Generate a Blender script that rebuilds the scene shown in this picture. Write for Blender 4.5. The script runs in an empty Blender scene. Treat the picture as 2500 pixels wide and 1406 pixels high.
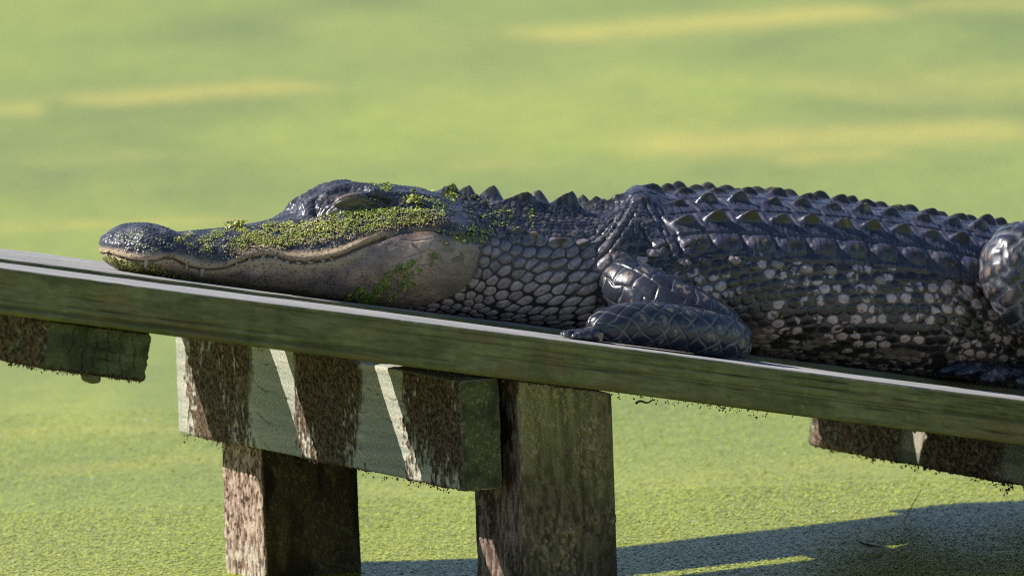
import bpy, math, random
import numpy as np
from mathutils import Matrix, Vector

rng = np.random.default_rng(7)
random.seed(7)

# ------------------------------------------------------------------ frame of the place
# z = 0 is the pond surface.  The ramp runs along B (right, away, downhill), N is level and across it, U is its upward normal.
TH, AL, PHI, ROLL, DIST = 0.458387, 0.195792, 0.1094, 0.034725, 20.0
FPX = 2750.0
WZ = 0.326046
BH = np.array([math.cos(TH), math.sin(TH), 0.0])
N = np.array([-math.sin(TH), math.cos(TH), 0.0])
Z = np.array([0.0, 0.0, 1.0])
B = math.cos(AL) * BH - math.sin(AL) * Z
U = math.cos(AL) * Z + math.sin(AL) * BH
O = np.array([-0.30476, 0.0, 0.009303 + WZ])          # front top edge of the deck
AIM = np.array([0.0, 0.0, WZ])
FWD = np.array([0.0, math.cos(PHI), -math.sin(PHI)])
_r = np.array([1.0, 0, 0]); _u = np.cross(_r, FWD)
CR = math.cos(ROLL) * _r - math.sin(ROLL) * _u
CU = math.cos(ROLL) * _u + math.sin(ROLL) * _r
CAM = AIM - FWD * DIST
SUN = 0.95 * BH - 0.55 * N - 1.0 * Z                   # the way sunlight travels
SUN = SUN / np.linalg.norm(SUN)

# ------------------------------------------------------------------ camera
sc = bpy.context.scene
cam = bpy.data.cameras.new('camera')
cam.sensor_width = 36.0
cam.lens = 36.0 * FPX * DIST / 2500.0
cam.clip_start = 0.5
cam.clip_end = 3000.0
cam.dof.use_dof = True
cam.dof.focus_distance = DIST + 0.33
cam.dof.aperture_fstop = 13.0
camo = bpy.data.objects.new('camera', cam)
sc.collection.objects.link(camo)
camo.matrix_world = Matrix(((CR[0], CU[0], -FWD[0], CAM[0]), (CR[1], CU[1], -FWD[1], CAM[1]), (CR[2], CU[2], -FWD[2], CAM[2]), (0, 0, 0, 1)))
sc.camera = camo

# ------------------------------------------------------------------ sky and sun
sun_el = math.asin(-SUN[2])
sun_az = math.atan2(-SUN[0], -SUN[1])                  # clockwise from +Y
world = bpy.data.worlds.new('World'); sc.world = world
world.use_nodes = True
wn = world.node_tree
bg = wn.nodes['Background']
sky = wn.nodes.new('ShaderNodeTexSky')
sky.sky_type = 'NISHITA'; sky.sun_disc = False
sky.sun_elevation = sun_el; sky.sun_rotation = sun_az
sky.air_density = 1.0; sky.dust_density = 0.0; sky.ozone_density = 3.0
wn.links.new(sky.outputs[0], bg.inputs[0])
bg.inputs[1].default_value = 0.08
sl = bpy.data.lights.new('sun', 'SUN'); sl.energy = 5.0; sl.angle = math.radians(0.5); sl.color = (1.0, 0.955, 0.88)
so = bpy.data.objects.new('sun', sl); sc.collection.objects.link(so)
so.rotation_euler = Vector(SUN).to_track_quat('-Z', 'Y').to_euler()
so.location = (-4, 3, 5)
sc.view_settings.view_transform = 'Standard'
sc.view_settings.look = 'None'
sc.view_settings.gamma = 1.0
sc.view_settings.use_curve_mapping = False
sc.view_settings.exposure = 0.72
sc.cycles.filter_width = 1.1
sc.cycles.use_denoising = False

# ------------------------------------------------------------------ helpers
C = sc.collection
def proj(P):
    d = (P - CAM) @ FWD
    q = P - CAM
    return 1250 + FPX * DIST * (q @ CR) / d, 703 - FPX * DIST * (q @ CU) / d
def hit(px, py, P0, NV):
    dv = FWD + CR * (px - 1250) / (FPX * DIST) + CU * (703 - py) / (FPX * DIST)
    return CAM + dv * (((P0 - CAM) @ NV) / (dv @ NV))
def pond_at(px, py): return hit(px, py, np.zeros(3), Z)
def G(u, v, w):
    u = np.asarray(u, float)[..., None]; v = np.asarray(v, float)[..., None]; w = np.asarray(w, float)[..., None]
    return O + B * u + N * v + U * w
def smooth(e0, e1, x):
    t = np.clip((x - e0) / (e1 - e0), 0, 1); return t * t * (3 - 2 * t)
def hash3(i, j, k, s=0):
    h = (i.astype(np.int64) * 374761393 + j.astype(np.int64) * 668265263 + k.astype(np.int64) * 1274126177 + s * 974711) & 0xffffffff
    h = ((h ^ (h >> 13)) * 1274126177) & 0xffffffff
    h = ((h ^ (h >> 16)) * 2246822519) & 0xffffffff
    return ((h ^ (h >> 15)) & 0xffffff) / float(0x1000000)
def vnoise(P, s=0):
    F = np.floor(P); f = P - F; f = f * f * (3 - 2 * f)
    i, j, k = F[:, 0], F[:, 1], F[:, 2]
    r = 0
    for a in (0, 1):
        for b in (0, 1):
            for c in (0, 1):
                wgt = (f[:, 0] if a else 1 - f[:, 0]) * (f[:, 1] if b else 1 - f[:, 1]) * (f[:, 2] if c else 1 - f[:, 2])
                r = r + wgt * hash3(i + a, j + b, k + c, s)
    return r
def fbm(P, o=3, s=0):
    r = 0; a = 0.5; t = 0
    for q in range(o):
        r = r + a * vnoise(P * (2.03 ** q), s + q * 17); t += a; a *= 0.5
    return r / t
def cells(x, y, s=0, jit=0.3, brick=0.5):
    """jittered lattice cells: distance to nearest and second nearest seed, id hash, offset to nearest seed"""
    J = np.floor(y)
    f1 = np.full(x.shape, 9.0); f2 = np.full(x.shape, 9.0); idh = np.zeros(x.shape); ox = np.zeros(x.shape); oy = np.zeros(x.shape)
    for dj in (-1, 0, 1):
        j = J + dj
        sh = brick * np.mod(j, 2)
        I = np.floor(x - sh)
        for di in (-1, 0, 1):
            i = I + di
            cx = i + 0.5 + sh + (hash3(i, j, i * 0, s) - 0.5) * 2 * jit
            cy = j + 0.5 + (hash3(i, j, i * 0 + 1, s) - 0.5) * 2 * jit
            dx = x - cx; dy = y - cy
            d = np.sqrt(dx * dx + dy * dy)
            m = d < f1
            f2 = np.where(m, f1, np.minimum(f2, d))
            idh = np.where(m, hash3(i, j, i * 0 + 2, s), idh)
            ox = np.where(m, dx, ox); oy = np.where(m, dy, oy)
            f1 = np.where(m, d, f1)
    return f1, f2, idh, ox, oy
def pdist(x, y, pts):
    """distance to a polyline and signed side (below the line positive, y down) for x-monotone lines"""
    r = np.full(x.shape, 1e9)
    for (x0, y0), (x1, y1) in zip(pts[:-1], pts[1:]):
        dx, dy = x1 - x0, y1 - y0
        t = np.clip(((x - x0) * dx + (y - y0) * dy) / (dx * dx + dy * dy), 0, 1)
        r = np.minimum(r, (x - x0 - t * dx) ** 2 + (y - y0 - t * dy) ** 2)
    return np.sqrt(r)
def lin(x, pts):
    a = np.array(pts, float); return np.interp(x, a[:, 0], a[:, 1])
def spl(x, pts):
    """smooth monotone-ish interpolation"""
    a = np.array(pts, float); X, Y = a[:, 0], a[:, 1]
    h = np.diff(X); d = np.diff(Y) / h
    m = np.zeros(len(X)); m[0] = d[0]; m[-1] = d[-1]
    for i in range(1, len(X) - 1):
        m[i] = 0 if d[i - 1] * d[i] <= 0 else 2 * d[i - 1] * d[i] / (d[i - 1] + d[i])
    x = np.clip(x, X[0], X[-1]); i = np.clip(np.searchsorted(X, x) - 1, 0, len(h) - 1)
    t = (x - X[i]) / h[i]
    return (2*t**3-3*t**2+1)*Y[i] + (t**3-2*t**2+t)*h[i]*m[i] + (-2*t**3+3*t**2)*Y[i+1] + (t**3-t**2)*h[i]*m[i+1]

def mesh_obj(name, V, faces, mat, parent=None, col=None, shade=True, extra=None):
    """faces: list of int arrays (n,k)"""
    me = bpy.data.meshes.new(name)
    V = np.ascontiguousarray(V, dtype=np.float32)
    me.vertices.add(len(V)); me.vertices.foreach_set('co', V.ravel())
    if not isinstance(faces, (list, tuple)): faces = [faces]
    faces = [np.asarray(f, np.int32) for f in faces if len(f)]
    idx = np.concatenate([f.ravel() for f in faces])
    tot = np.concatenate([np.full(len(f), f.shape[1], np.int32) for f in faces])
    st = np.concatenate([[0], np.cumsum(tot)[:-1]]).astype(np.int32)
    me.loops.add(len(idx)); me.loops.foreach_set('vertex_index', idx)
    me.polygons.add(len(tot)); me.polygons.foreach_set('loop_start', st); me.polygons.foreach_set('loop_total', tot)
    if shade: me.polygons.foreach_set('use_smooth', np.ones(len(tot), bool))
    if col is not None:
        a = me.attributes.new('Col', 'FLOAT_COLOR', 'POINT')
        c4 = np.ones((len(V), 4), np.float32); c4[:, :3] = col
        a.data.foreach_set('color', c4.ravel())
    for k, vals in (extra or {}).items():
        a = me.attributes.new(k, 'FLOAT', 'POINT'); a.data.foreach_set('value', np.ascontiguousarray(vals, np.float32))
    me.update(calc_edges=True)
    if mat: me.materials.append(mat)
    o = bpy.data.objects.new(name, me); C.objects.link(o)
    if parent: o.parent = parent
    return o
def grid_faces(a, b, wrap=False, base=0):
    i = np.arange(a - 1)[:, None]; j = np.arange(b if wrap else b - 1)[None, :]
    j2 = (j + 1) % b
    f = np.stack([i * b + j, (i + 1) * b + j, (i + 1) * b + j2, i * b + j2], -1).reshape(-1, 4)
    return f + base
def empty(name, loc, label, cat, group=None):
    o = bpy.data.objects.new(name, None); C.objects.link(o); o.location = loc
    o.empty_display_size = 0.05
    return tag(o, label, cat, group)
def tag(o, label=None, cat=None, group=None, kind=None):
    if label: o['label'] = label
    if cat: o['category'] = cat
    if group: o['group'] = group
    if kind: o['kind'] = kind
    return o
def adopt(o, parent):
    o.parent = parent
    o.matrix_parent_inverse = parent.matrix_world.inverted() if parent.parent else Matrix.Translation(parent.location).inverted()
    return o

def nodes(name):
    m = bpy.data.materials.new(name); m.use_nodes = True
    t = m.node_tree; return m, t, t.nodes['Principled BSDF']
def nd(t, kind, **kw):
    n = t.nodes.new(kind)
    for k, v in kw.items(): setattr(n, k, v)
    return n
def noise_nd(t, vec, scale, detail=4, rough=0.55):
    n = nd(t, 'ShaderNodeTexNoise'); n.inputs['Scale'].default_value = scale
    n.inputs['Detail'].default_value = detail; n.inputs['Roughness'].default_value = rough
    if vec is not None: t.links.new(vec, n.inputs['Vector'])
    return n
def ramp_nd(t, fac, stops):
    r = nd(t, 'ShaderNodeValToRGB'); e = r.color_ramp.elements
    while len(e) < len(stops): e.new(0.5)
    for q, (p, c) in zip(e, stops): q.position = p; q.color = (*c, 1)
    t.links.new(fac, r.inputs['Fac']); return r
def mixc(t, a, b, fac=1.0, mode='MULTIPLY'):
    m = nd(t, 'ShaderNodeMix', data_type='RGBA', blend_type=mode)
    if isinstance(fac, float): m.inputs[0].default_value = fac
    else: t.links.new(fac, m.inputs[0])
    for s, v in ((6, a), (7, b)):
        if isinstance(v, tuple): m.inputs[s].default_value = (*v, 1)
        else: t.links.new(v, m.inputs[s])
    return m.outputs[2]
def coords(t, scale=(1, 1, 1)):
    c = nd(t, 'ShaderNodeTexCoord'); mp = nd(t, 'ShaderNodeMapping')
    mp.inputs['Scale'].default_value = scale
    t.links.new(c.outputs['Object'], mp.inputs['Vector']); return mp.outputs['Vector']

# ------------------------------------------------------------------ materials
def mat_attr(name, rough=0.7, spec=0.4, nscale=(1, 1, 1), ns=200.0, lo=0.7, hi=1.25, bump=0.2, bdist=0.001, rough_attr=None, coat=0.0):
    m, t, p = nodes(name)
    a = nd(t, 'ShaderNodeAttribute', attribute_name='Col')
    v = coords(t, nscale)
    n = noise_nd(t, v, ns)
    r = ramp_nd(t, n.outputs['Fac'], [(0.25, (lo,) * 3), (0.75, (hi,) * 3)])
    t.links.new(mixc(t, a.outputs['Color'], r.outputs['Color']), p.inputs['Base Color'])
    p.inputs['Roughness'].default_value = rough
    p.inputs['Specular IOR Level'].default_value = spec
    if rough_attr:
        ra = nd(t, 'ShaderNodeAttribute', attribute_name=rough_attr)
        t.links.new(ra.outputs['Fac'], p.inputs['Roughness'])
    if coat: p.inputs['Coat Weight'].default_value = coat; p.inputs['Coat Roughness'].default_value = 0.2
    b = nd(t, 'ShaderNodeBump'); b.inputs['Strength'].default_value = bump; b.inputs['Distance'].default_value = bdist
    t.links.new(n.outputs['Fac'], b.inputs['Height']); t.links.new(b.outputs['Normal'], p.inputs['Normal'])
    return m
M_SKIN = mat_attr('alligator_skin', rough=0.35, spec=0.5, ns=700.0, lo=0.75, hi=1.25, bump=0.25, bdist=0.0006, rough_attr='rough', coat=0.12)
M_WOOD = mat_attr('weathered_timber', rough=0.8, spec=0.3, nscale=(1, 4, 4), ns=150.0, lo=0.8, hi=1.18, bump=0.4, bdist=0.0008)
M_CRUST = mat_attr('crusted_timber', rough=0.9, spec=0.2, nscale=(1, 1, 1), ns=420.0, lo=0.6, hi=1.35, bump=0.5, bdist=0.0015)
M_LEAF = mat_attr('duckweed_leaf', rough=0.32, spec=0.4, ns=300.0, lo=0.85, hi=1.15, bump=0.1)
M_BIT = mat_attr('dry_algae_crumb', rough=0.9, spec=0.2, ns=500.0, lo=0.6, hi=1.3, bump=0.3)

def plain(name, c, rough, spec=0.5):
    m, t, p = nodes(name)
    n = noise_nd(t, coords(t), 220.0)
    r = ramp_nd(t, n.outputs['Fac'], [(0.2, tuple(x * 0.75 for x in c)), (0.8, tuple(min(1, x * 1.2) for x in c))])
    t.links.new(r.outputs['Color'], p.inputs['Base Color'])
    p.inputs['Roughness'].default_value = rough; p.inputs['Specular IOR Level'].default_value = spec
    return m
M_TOOTH = plain('tooth_ivory', (0.36, 0.31, 0.27), 0.4)
M_CLAW = plain('claw_horn', (0.16, 0.13, 0.09), 0.5)
M_TWIG = plain('dark_twig', (0.05, 0.035, 0.02), 0.8)
M_DEAD = plain('dead_leaf', (0.36, 0.22, 0.10), 0.7)
M_WATER = plain('pond_water', (0.01, 0.014, 0.008), 0.08)

# ------------------------------------------------------------------ pond
def build_pond():
    S = 700.0
    w = mesh_obj('water', np.array([[-S, -60, -0.012], [S, -60, -0.012], [S, 2 * S, -0.012], [-S, 2 * S, -0.012]]), np.array([[0, 1, 2, 3]]), M_WATER)
    tag(w, 'dark pond water lying under the duckweed', 'water', kind='structure')
    # the floating mat: one sheet, fine where it is close
    xs = np.concatenate([[-S, -200, -60, -20, -8, -4, -2.5], np.arange(-1.6, 1.61, 0.02), [2.5, 4, 8, 20, 60, 200, S]])
    ys = np.concatenate([[-60, -20, -8, -4, -2, -1], np.arange(-0.5, 8.0, 0.02), [8.5, 10, 14, 20, 40, 100, 300, 2 * S]])
    X, Y = np.meshgrid(xs, ys, indexing='ij')
    x, y = X.ravel(), Y.ravel()
    yel = np.zeros(x.shape)
    # drifts of yellowed weed lying in long bands on the pond (px span is turned into metres on the water)
    for (x0, y0, x1, y1, th, a) in ((1370, 84, 2090, 28, 26, 1.0), (235, 246, 720, 208, 22, 1.0), (-100, 272, 90, 266, 22, 0.8),
                                    (1620, 352, 2420, 318, 40, 1.0), (1900, 386, 2150, 372, 26, 0.7), (2080, 232, 2600, 190, 60, 0.55),
                                    (2250, 14, 2560, 10, 20, 0.6), (1110, 408, 1300, 396, 16, 0.5), (-50, 555, 520, 540, 16, 0.5),
                                    (-50, 1058, 470, 1046, 12, 0.5), (80, 400, 360, 370, 26, 0.3), (900, 1200, 1150, 1180, 18, 0.5), (300, 1135, 560, 1110, 16, .4),
                                    (100, 1150, 300, 1135, 12, .45), (1600, 1180, 2300, 1110, 30, .3), (700, 60, 1000, 40, 30, .2)):
        p, q = pond_at(x0, y0), pond_at(x1, y1)
        d = q - p; L = np.linalg.norm(d); d /= L
        wy = 0.5 * abs(pond_at(0.5 * (x0 + x1), 0.5 * (y0 + y1) - th)[1] - pond_at(0.5 * (x0 + x1), 0.5 * (y0 + y1) + th)[1])
        s = (x - p[0]) * d[0] + (y - p[1]) * d[1]; t = -(x - p[0]) * d[1] + (y - p[1]) * d[0]
        e = np.maximum(0, np.maximum(-s, s - L)) / (0.12 * L)
        yel = np.maximum(yel, .68 * a * np.exp(-e ** 2) * np.exp(-(t / (0.85 * wy)) ** 2))
    P = np.stack([x * 1.6, y * 1.0, x * 0], 1)
    nz = fbm(P * 1.3, 3, 5); n2 = fbm(np.stack([x * 3, y * 2.2, x * 0], 1), 3, 9)
    yel = np.clip(yel * (0.55 + 0.9 * n2) + 0.12 * smooth(0.55, 0.8, nz), 0, 1)
    base = np.array([0.266, 0.294, 0.019]); dull = np.array([0.188, 0.228, 0.024]); yl = np.array([0.50, 0.42, 0.055])
    g = smooth(0.3, 0.7, fbm(np.stack([x * 2.1, y * 1.1, x * 0 + 3], 1), 3, 31))[:, None]
    n3 = fbm(np.stack([x * 7, y * 2.6, x * 0 + 9], 1), 3, 47)[:, None]
    col = (base * (1 - 0.6 * g) + dull * 0.6 * g) * (.72 + .56 * n3)
    col = col * (1 - yel[:, None]) + yl * yel[:, None]
    zz = 0.0012 * (fbm(np.stack([x * 30, y * 30, x * 0], 1), 2, 3) - 0.5)
    m, t, p = nodes('duckweed_mat')
    a = nd(t, 'ShaderNodeAttribute', attribute_name='Col')
    v = coords(t)
    vo = nd(t, 'ShaderNodeTexVoronoi'); vo.inputs['Scale'].default_value = 420.0; t.links.new(v, vo.inputs['Vector'])
    hs = ramp_nd(t, vo.outputs['Color'], [(0.0, (0.8, 0.82, 0.72)), (0.5, (1, 1, 1)), (1.0, (1.2, 1.15, 1.05))])
    ed = ramp_nd(t, vo.outputs['Distance'], [(0.5, (1, 1, 1)), (0.9, (0.6, 0.65, 0.5))])
    c1 = mixc(t, a.outputs['Color'], hs.outputs['Color']); c2 = mixc(t, c1, ed.outputs['Color'])
    n = noise_nd(t, v, 26.0, 5)
    r2 = ramp_nd(t, n.outputs['Fac'], [(0.3, (0.86, 0.9, 0.86)), (0.7, (1.12, 1.08, 1.05))])
    t.links.new(mixc(t, c2, r2.outputs['Color']), p.inputs['Base Color'])
    p.inputs['Roughness'].default_value = 0.34; p.inputs['Specular IOR Level'].default_value = 0.17
    b = nd(t, 'ShaderNodeBump'); b.inputs['Strength'].default_value = 0.35; b.inputs['Distance'].default_value = 0.0012
    t.links.new(vo.outputs['Color'], b.inputs['Height']); t.links.new(b.outputs['Normal'], p.inputs['Normal'])
    o = mesh_obj('duckweed_mat', np.stack([x, y, zz], 1), grid_faces(len(xs), len(ys)), m, col=col)
    tag(o, 'bright green duckweed carpet covering the whole pond', 'duckweed', kind='stuff')
    # single leaves where the mat is close enough to see them
    def leaf_patch(cnt, x0, x1, y0, y1, rad):
        px = rng.uniform(x0, x1, cnt); py = rng.uniform(y0, y1, cnt)
        yv = np.clip(0.30 * smooth(0.5, 0.8, fbm(np.stack([px * 2, py * 1.3, px * 0], 1), 3, 5)) + rng.uniform(0, .2, cnt), 0, 1)
        k = 6; ang = np.arange(k) / k * 2 * math.pi
        r = rad * rng.uniform(0.6, 1.25, cnt)
        tx = rng.normal(0, 0.07, cnt); ty = rng.normal(0, 0.07, cnt); rot = rng.uniform(0, 6.28, cnt)
        el = rng.uniform(0.6, 1.0, cnt)
        cx = np.cos(ang)[None, :] * r[:, None]; cy = np.sin(ang)[None, :] * (r * el)[:, None]
        lx = cx * np.cos(rot)[:, None] - cy * np.sin(rot)[:, None]; ly = cx * np.sin(rot)[:, None] + cy * np.cos(rot)[:, None]
        lz = lx * tx[:, None] + ly * ty[:, None] + rng.uniform(0.0004, 0.0010, cnt)[:, None]
        V = np.stack([px[:, None] + lx, py[:, None] + ly, lz], -1).reshape(-1, 3)
        cc = base * 1.30 * (1 - yv[:, None]) + np.array([0.40, 0.40, 0.09]) * yv[:, None]
        cc = cc * rng.uniform(0.95, 1.35, cnt)[:, None]
        dead = rng.uniform(0, 1, cnt) < 0.012
        cc[dead] = np.array([0.16, 0.11, 0.06])
        wh = rng.uniform(0, 1, cnt) < 0.004
        cc[wh] = np.array([0.6, 0.6, 0.5])  # few white leaves: glints on the pond put into leaf colour
        return V, np.repeat(cc, k, 0), np.arange(cnt * k).reshape(-1, k)
    parts = [leaf_patch(120000, -0.62, 0.66, 0.40, 1.2, 0.0016), leaf_patch(30000, -0.72, 0.78, 1.2, 2.0, 0.0018), leaf_patch(9000, -0.9, 0.9, -0.5, 0.35, 0.004)]
    V = []; cc = []; F = []; k0 = 0
    for v_, c_, f_ in parts: V.append(v_); cc.append(c_); F.append(f_ + k0); k0 += len(v_)
    o = mesh_obj('duckweed_leaves', np.concatenate(V), np.concatenate(F), M_LEAF, col=np.concatenate(cc), shade=False)
    tag(o, 'loose duckweed leaves floating around the ramp posts', 'duckweed', kind='stuff')
build_pond()

# ------------------------------------------------------------------ ramp timbers
def axis(L0, L1, f0, f1, fine, coarse):
    """sample positions, fine between f0 and f1"""
    a = []
    f0 = max(f0, L0); f1 = min(f1, L1)
    if f0 > L0: a.append(np.linspace(L0, f0, max(2, int((f0 - L0) / coarse) + 1))[:-1])
    a.append(np.linspace(f0, f1, max(2, int((f1 - f0) / fine) + 1)))
    if f1 < L1: a.append(np.linspace(f1, L1, max(2, int((L1 - f1) / coarse) + 1))[1:])
    return np.concatenate(a)
def timber(name, parent, M, xs, ys, zs, fn, mat, rad=0.003, warp=None):
    """box with sample lines xs, ys, zs in its own frame (x along the grain); fn(P, D, face) -> (displacement along D, colour)"""
    ax = (xs, ys, zs); lo = np.array([a[0] for a in ax]); hi = np.array([a[-1] for a in ax])
    Vs = []; Fs = []; base = 0; face_id = []
    for k in range(3):
        i, j = [(1, 2), (2, 0), (0, 1)][k]
        for s in (0, 1):
            A, Bm = np.meshgrid(ax[i], ax[j], indexing='ij')
            P = np.zeros(A.shape + (3,)); P[..., i] = A; P[..., j] = Bm; P[..., k] = hi[k] if s else lo[k]
            f = grid_faces(len(ax[i]), len(ax[j]), base=base)
            if s == 0: f = f[:, ::-1]
            Vs.append(P.reshape(-1, 3)); Fs.append(f); face_id.append(np.full(P.shape[0] * P.shape[1], k * 2 + s)); base += P.shape[0] * P.shape[1]
    V = np.concatenate(Vs); fid = np.concatenate(face_id)
    q = np.clip(V, lo + rad, hi - rad); d = V - q
    D = d / np.maximum(np.linalg.norm(d, axis=1), 1e-9)[:, None]
    Vr = q + D * rad
    h, col = fn(V, D, fid)
    V2 = Vr + D * h[:, None]
    if warp is not None: V2 = warp(V2)
    o = mesh_obj(name, V2, np.concatenate(Fs), mat, col=col)
    o.matrix_world = M
    if parent: o.parent = parent; o.matrix_parent_inverse = Matrix.Translation(parent.location).inverted()
    return o
def mat4(ex, ey, ez, loc):
    return Matrix(((ex[0], ey[0], ez[0], loc[0]), (ex[1], ey[1], ez[1], loc[1]), (ex[2], ey[2], ez[2], loc[2]), (0, 0, 0, 1)))
def mix3(a, b, f): return a * (1 - f[:, None]) + b * f[:, None]
A3 = lambda *c: np.array(c, float)

ramp = empty('wooden_ramp', tuple(O), 'weathered plank ramp on square posts, green with algae, sloping down over the duckweed', 'ramp')
bpy.context.view_layer.update()

def plank_fn(seed, cracks):
    def fn(P, D, fid):
        x, y, z = P.T
        top = np.clip(D[:, 2], 0, 1); side = np.clip(np.abs(D[:, 1]), 0, 1)
        Q = np.stack([x * 6, y * 160, z * 160], 1)
        g = fbm(Q, 3, seed); g2 = fbm(np.stack([x * 25, y * 420, z * 420], 1), 2, seed + 5)
        big = fbm(np.stack([x * 4, y * 20, z * 30], 1), 3, seed + 9)
        chip = fbm(np.stack([x * 60, y * 60, z * 60], 1), 3, seed + 15)
        h = (0.0010 * (g - 0.5) + 0.0006 * (g2 - 0.5)) * (.2 + .8 * top) + 0.002 * (big - 0.5) + 0.0014 * (chip - .5) * np.clip(side * 1.6, 0, 1)
        col = np.tile(A3(0.29, 0.275, 0.265), (len(P), 1)) * (0.25 + 0.95 * g + .55 * g2)[:, None]
        # grooves along the grain on the top
        for (yc, w, d, s0, s1) in cracks:
            wob = 0.003 * (fbm(np.stack([x * 9, x * 0, x * 0], 1), 2, seed + 77) - 0.5)
            m = np.exp(-((y - yc - wob) / w) ** 2) * smooth(s0, s0 + .05, x) * (1 - smooth(s1 - .05, s1, x)) * top
            h = h - d * m; col = col * (1 - 0.75 * m)[:, None]
        # green algae on the sides, brown tints in it
        al = fbm(np.stack([x * 26, y * 50, z * 60], 1), 4, seed + 21); br = fbm(np.stack([x * 20, y * 40, z * 70], 1), 4, seed + 33)
        alg = mix3(A3(0.115, 0.116, 0.050), A3(0.175, 0.168, 0.080), smooth(0.3, 0.7, al))
        alg = mix3(alg, A3(0.19, 0.135, 0.065), 0.6 * smooth(0.55, 0.72, br))
        fine = fbm(np.stack([x * 70, y * 300, z * 420], 1), 3, seed + 41); run = fbm(np.stack([x * 150, y * 20, z * 14], 1), 3, seed + 43)
        alg = alg * (0.55 + 0.6 * fine + 0.3 * run)[:, None]
        scratch = smooth(0.68, 0.76, fbm(np.stack([x * 22, z * 800, y * 0], 1), 2, seed + 51))
        alg = alg * (1 - 0.22 * scratch)[:, None]
        rim = smooth(0.012, 0.0005, hi_z(z) )
        f = np.clip(side + np.clip(-D[:, 2], 0, 1), 0, 1)
        f = smooth(0.25, 0.75, f)
        col = mix3(col, alg, f)
        # worn brown lower edge
        low = smooth(0.012, 0.0, z - z.min()) * side
        col = mix3(col, A3(0.13, 0.10, 0.04) , 0.6 * low * smooth(.35, .6, br))
        crk = smooth(0.735, 0.75, fbm(np.stack([x * 2.2, z * 260, y * 0], 1), 2, seed + 61)) * side
        h = h - 0.0008 * crk; col = col * (1 - 0.4 * crk)[:, None]
        if seed == 11:
            for (u0_, z0_, u1_, z1_, wd_, a_) in ((.50, -.010, 1.1, -.019, .55, .8), (.42, -.022, .95, -.027, .45, .6), (.62, -.005, 1.1, -.009, .5, .7), (-.3, -.017, .02, -.019, .45, .5), (-.1, -.026, .12, -.028, .4, .45), (.22, -.0145, .40, -.017, .4, .4), (.72, -.031, 1.1, -.034, .45, .6)):
                d = pdist(x * 1000, z * 1000 + 1.6 * (fbm(np.stack([x * 22, x * 0, x * 0], 1), 3, 99) - .5), [(u0_ * 1000, z0_ * 1000), (u1_ * 1000, z1_ * 1000)])
                c = np.exp(-(d / wd_) ** 2) * side * smooth(.30, .5, fbm(np.stack([x * 40, z * 0 + u0_ * 50, x * 0], 1), 2, 98))
                h = h - .0011 * c; col = col * (1 - a_ * c)[:, None]
            for (uc, zt, zb) in ((.646, -.014, -.040), (.755, -.022, -.040), (.30, -.012, -.03)):
                c = np.exp(-((x - uc - .0015 * np.sin(z * 300)) / .0016) ** 2) * smooth(zt + .003, zt - .003, z) * smooth(zb - .003, zb + .003, z) * side * smooth(.4, .55, fine)
                col = mix3(col, A3(.26, .19, .09), .6 * c); h = h + .0008 * c
        return h, col
    def hi_z(z): return z.max() - z
    return fn
PL_T = 0.0405
plank_rows = [(0.0, 0.171), (0.224, 0.386), (0.44, 0.606)]
cr = [[(0.045, 0.0016, 0.0035, -.6, 2.0), (0.10, 0.0012, 0.003, 0.0, 2.0), (0.135, .001, .0025, -.6, .6)],
      [(0.05, 0.0015, 0.003, -.6, .9), (0.11, .0012, .003, 0.1, 2)], [(0.03, 0.002, 0.004, -.6, .5), (0.09, 0.0015, 0.003, -.6, 2), (0.13, 0.001, 0.003, -.6, .8)]]
for i, (n0, n1) in enumerate(plank_rows):
    tw = 0.0 if i == 0 else (0.003 if i == 1 else 0.0015)
    M = mat4(B, N, U, O + N * n0 + U * tw)
    fx = 0.0016 if i == 0 else 0.004
    xs = axis(-0.75, 2.1, -0.26, 1.12, fx, 0.03)
    w = n1 - n0
    ys = axis(0, w, 0, 0.03 if i == 0 else w, 0.0012 if i == 0 else 0.004, 0.004)
    zs = np.linspace(-PL_T, 0, 30 if i == 0 else 9)
    o = timber('plank', ramp, M, xs, ys, zs, plank_fn(11 + 40 * i, cr[i]), M_WOOD, rad=0.0035)
    o['label'] = ('front plank, its side green with algae', 'middle plank under the alligator', 'rear plank, its far end bare beyond the snout')[i]

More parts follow.
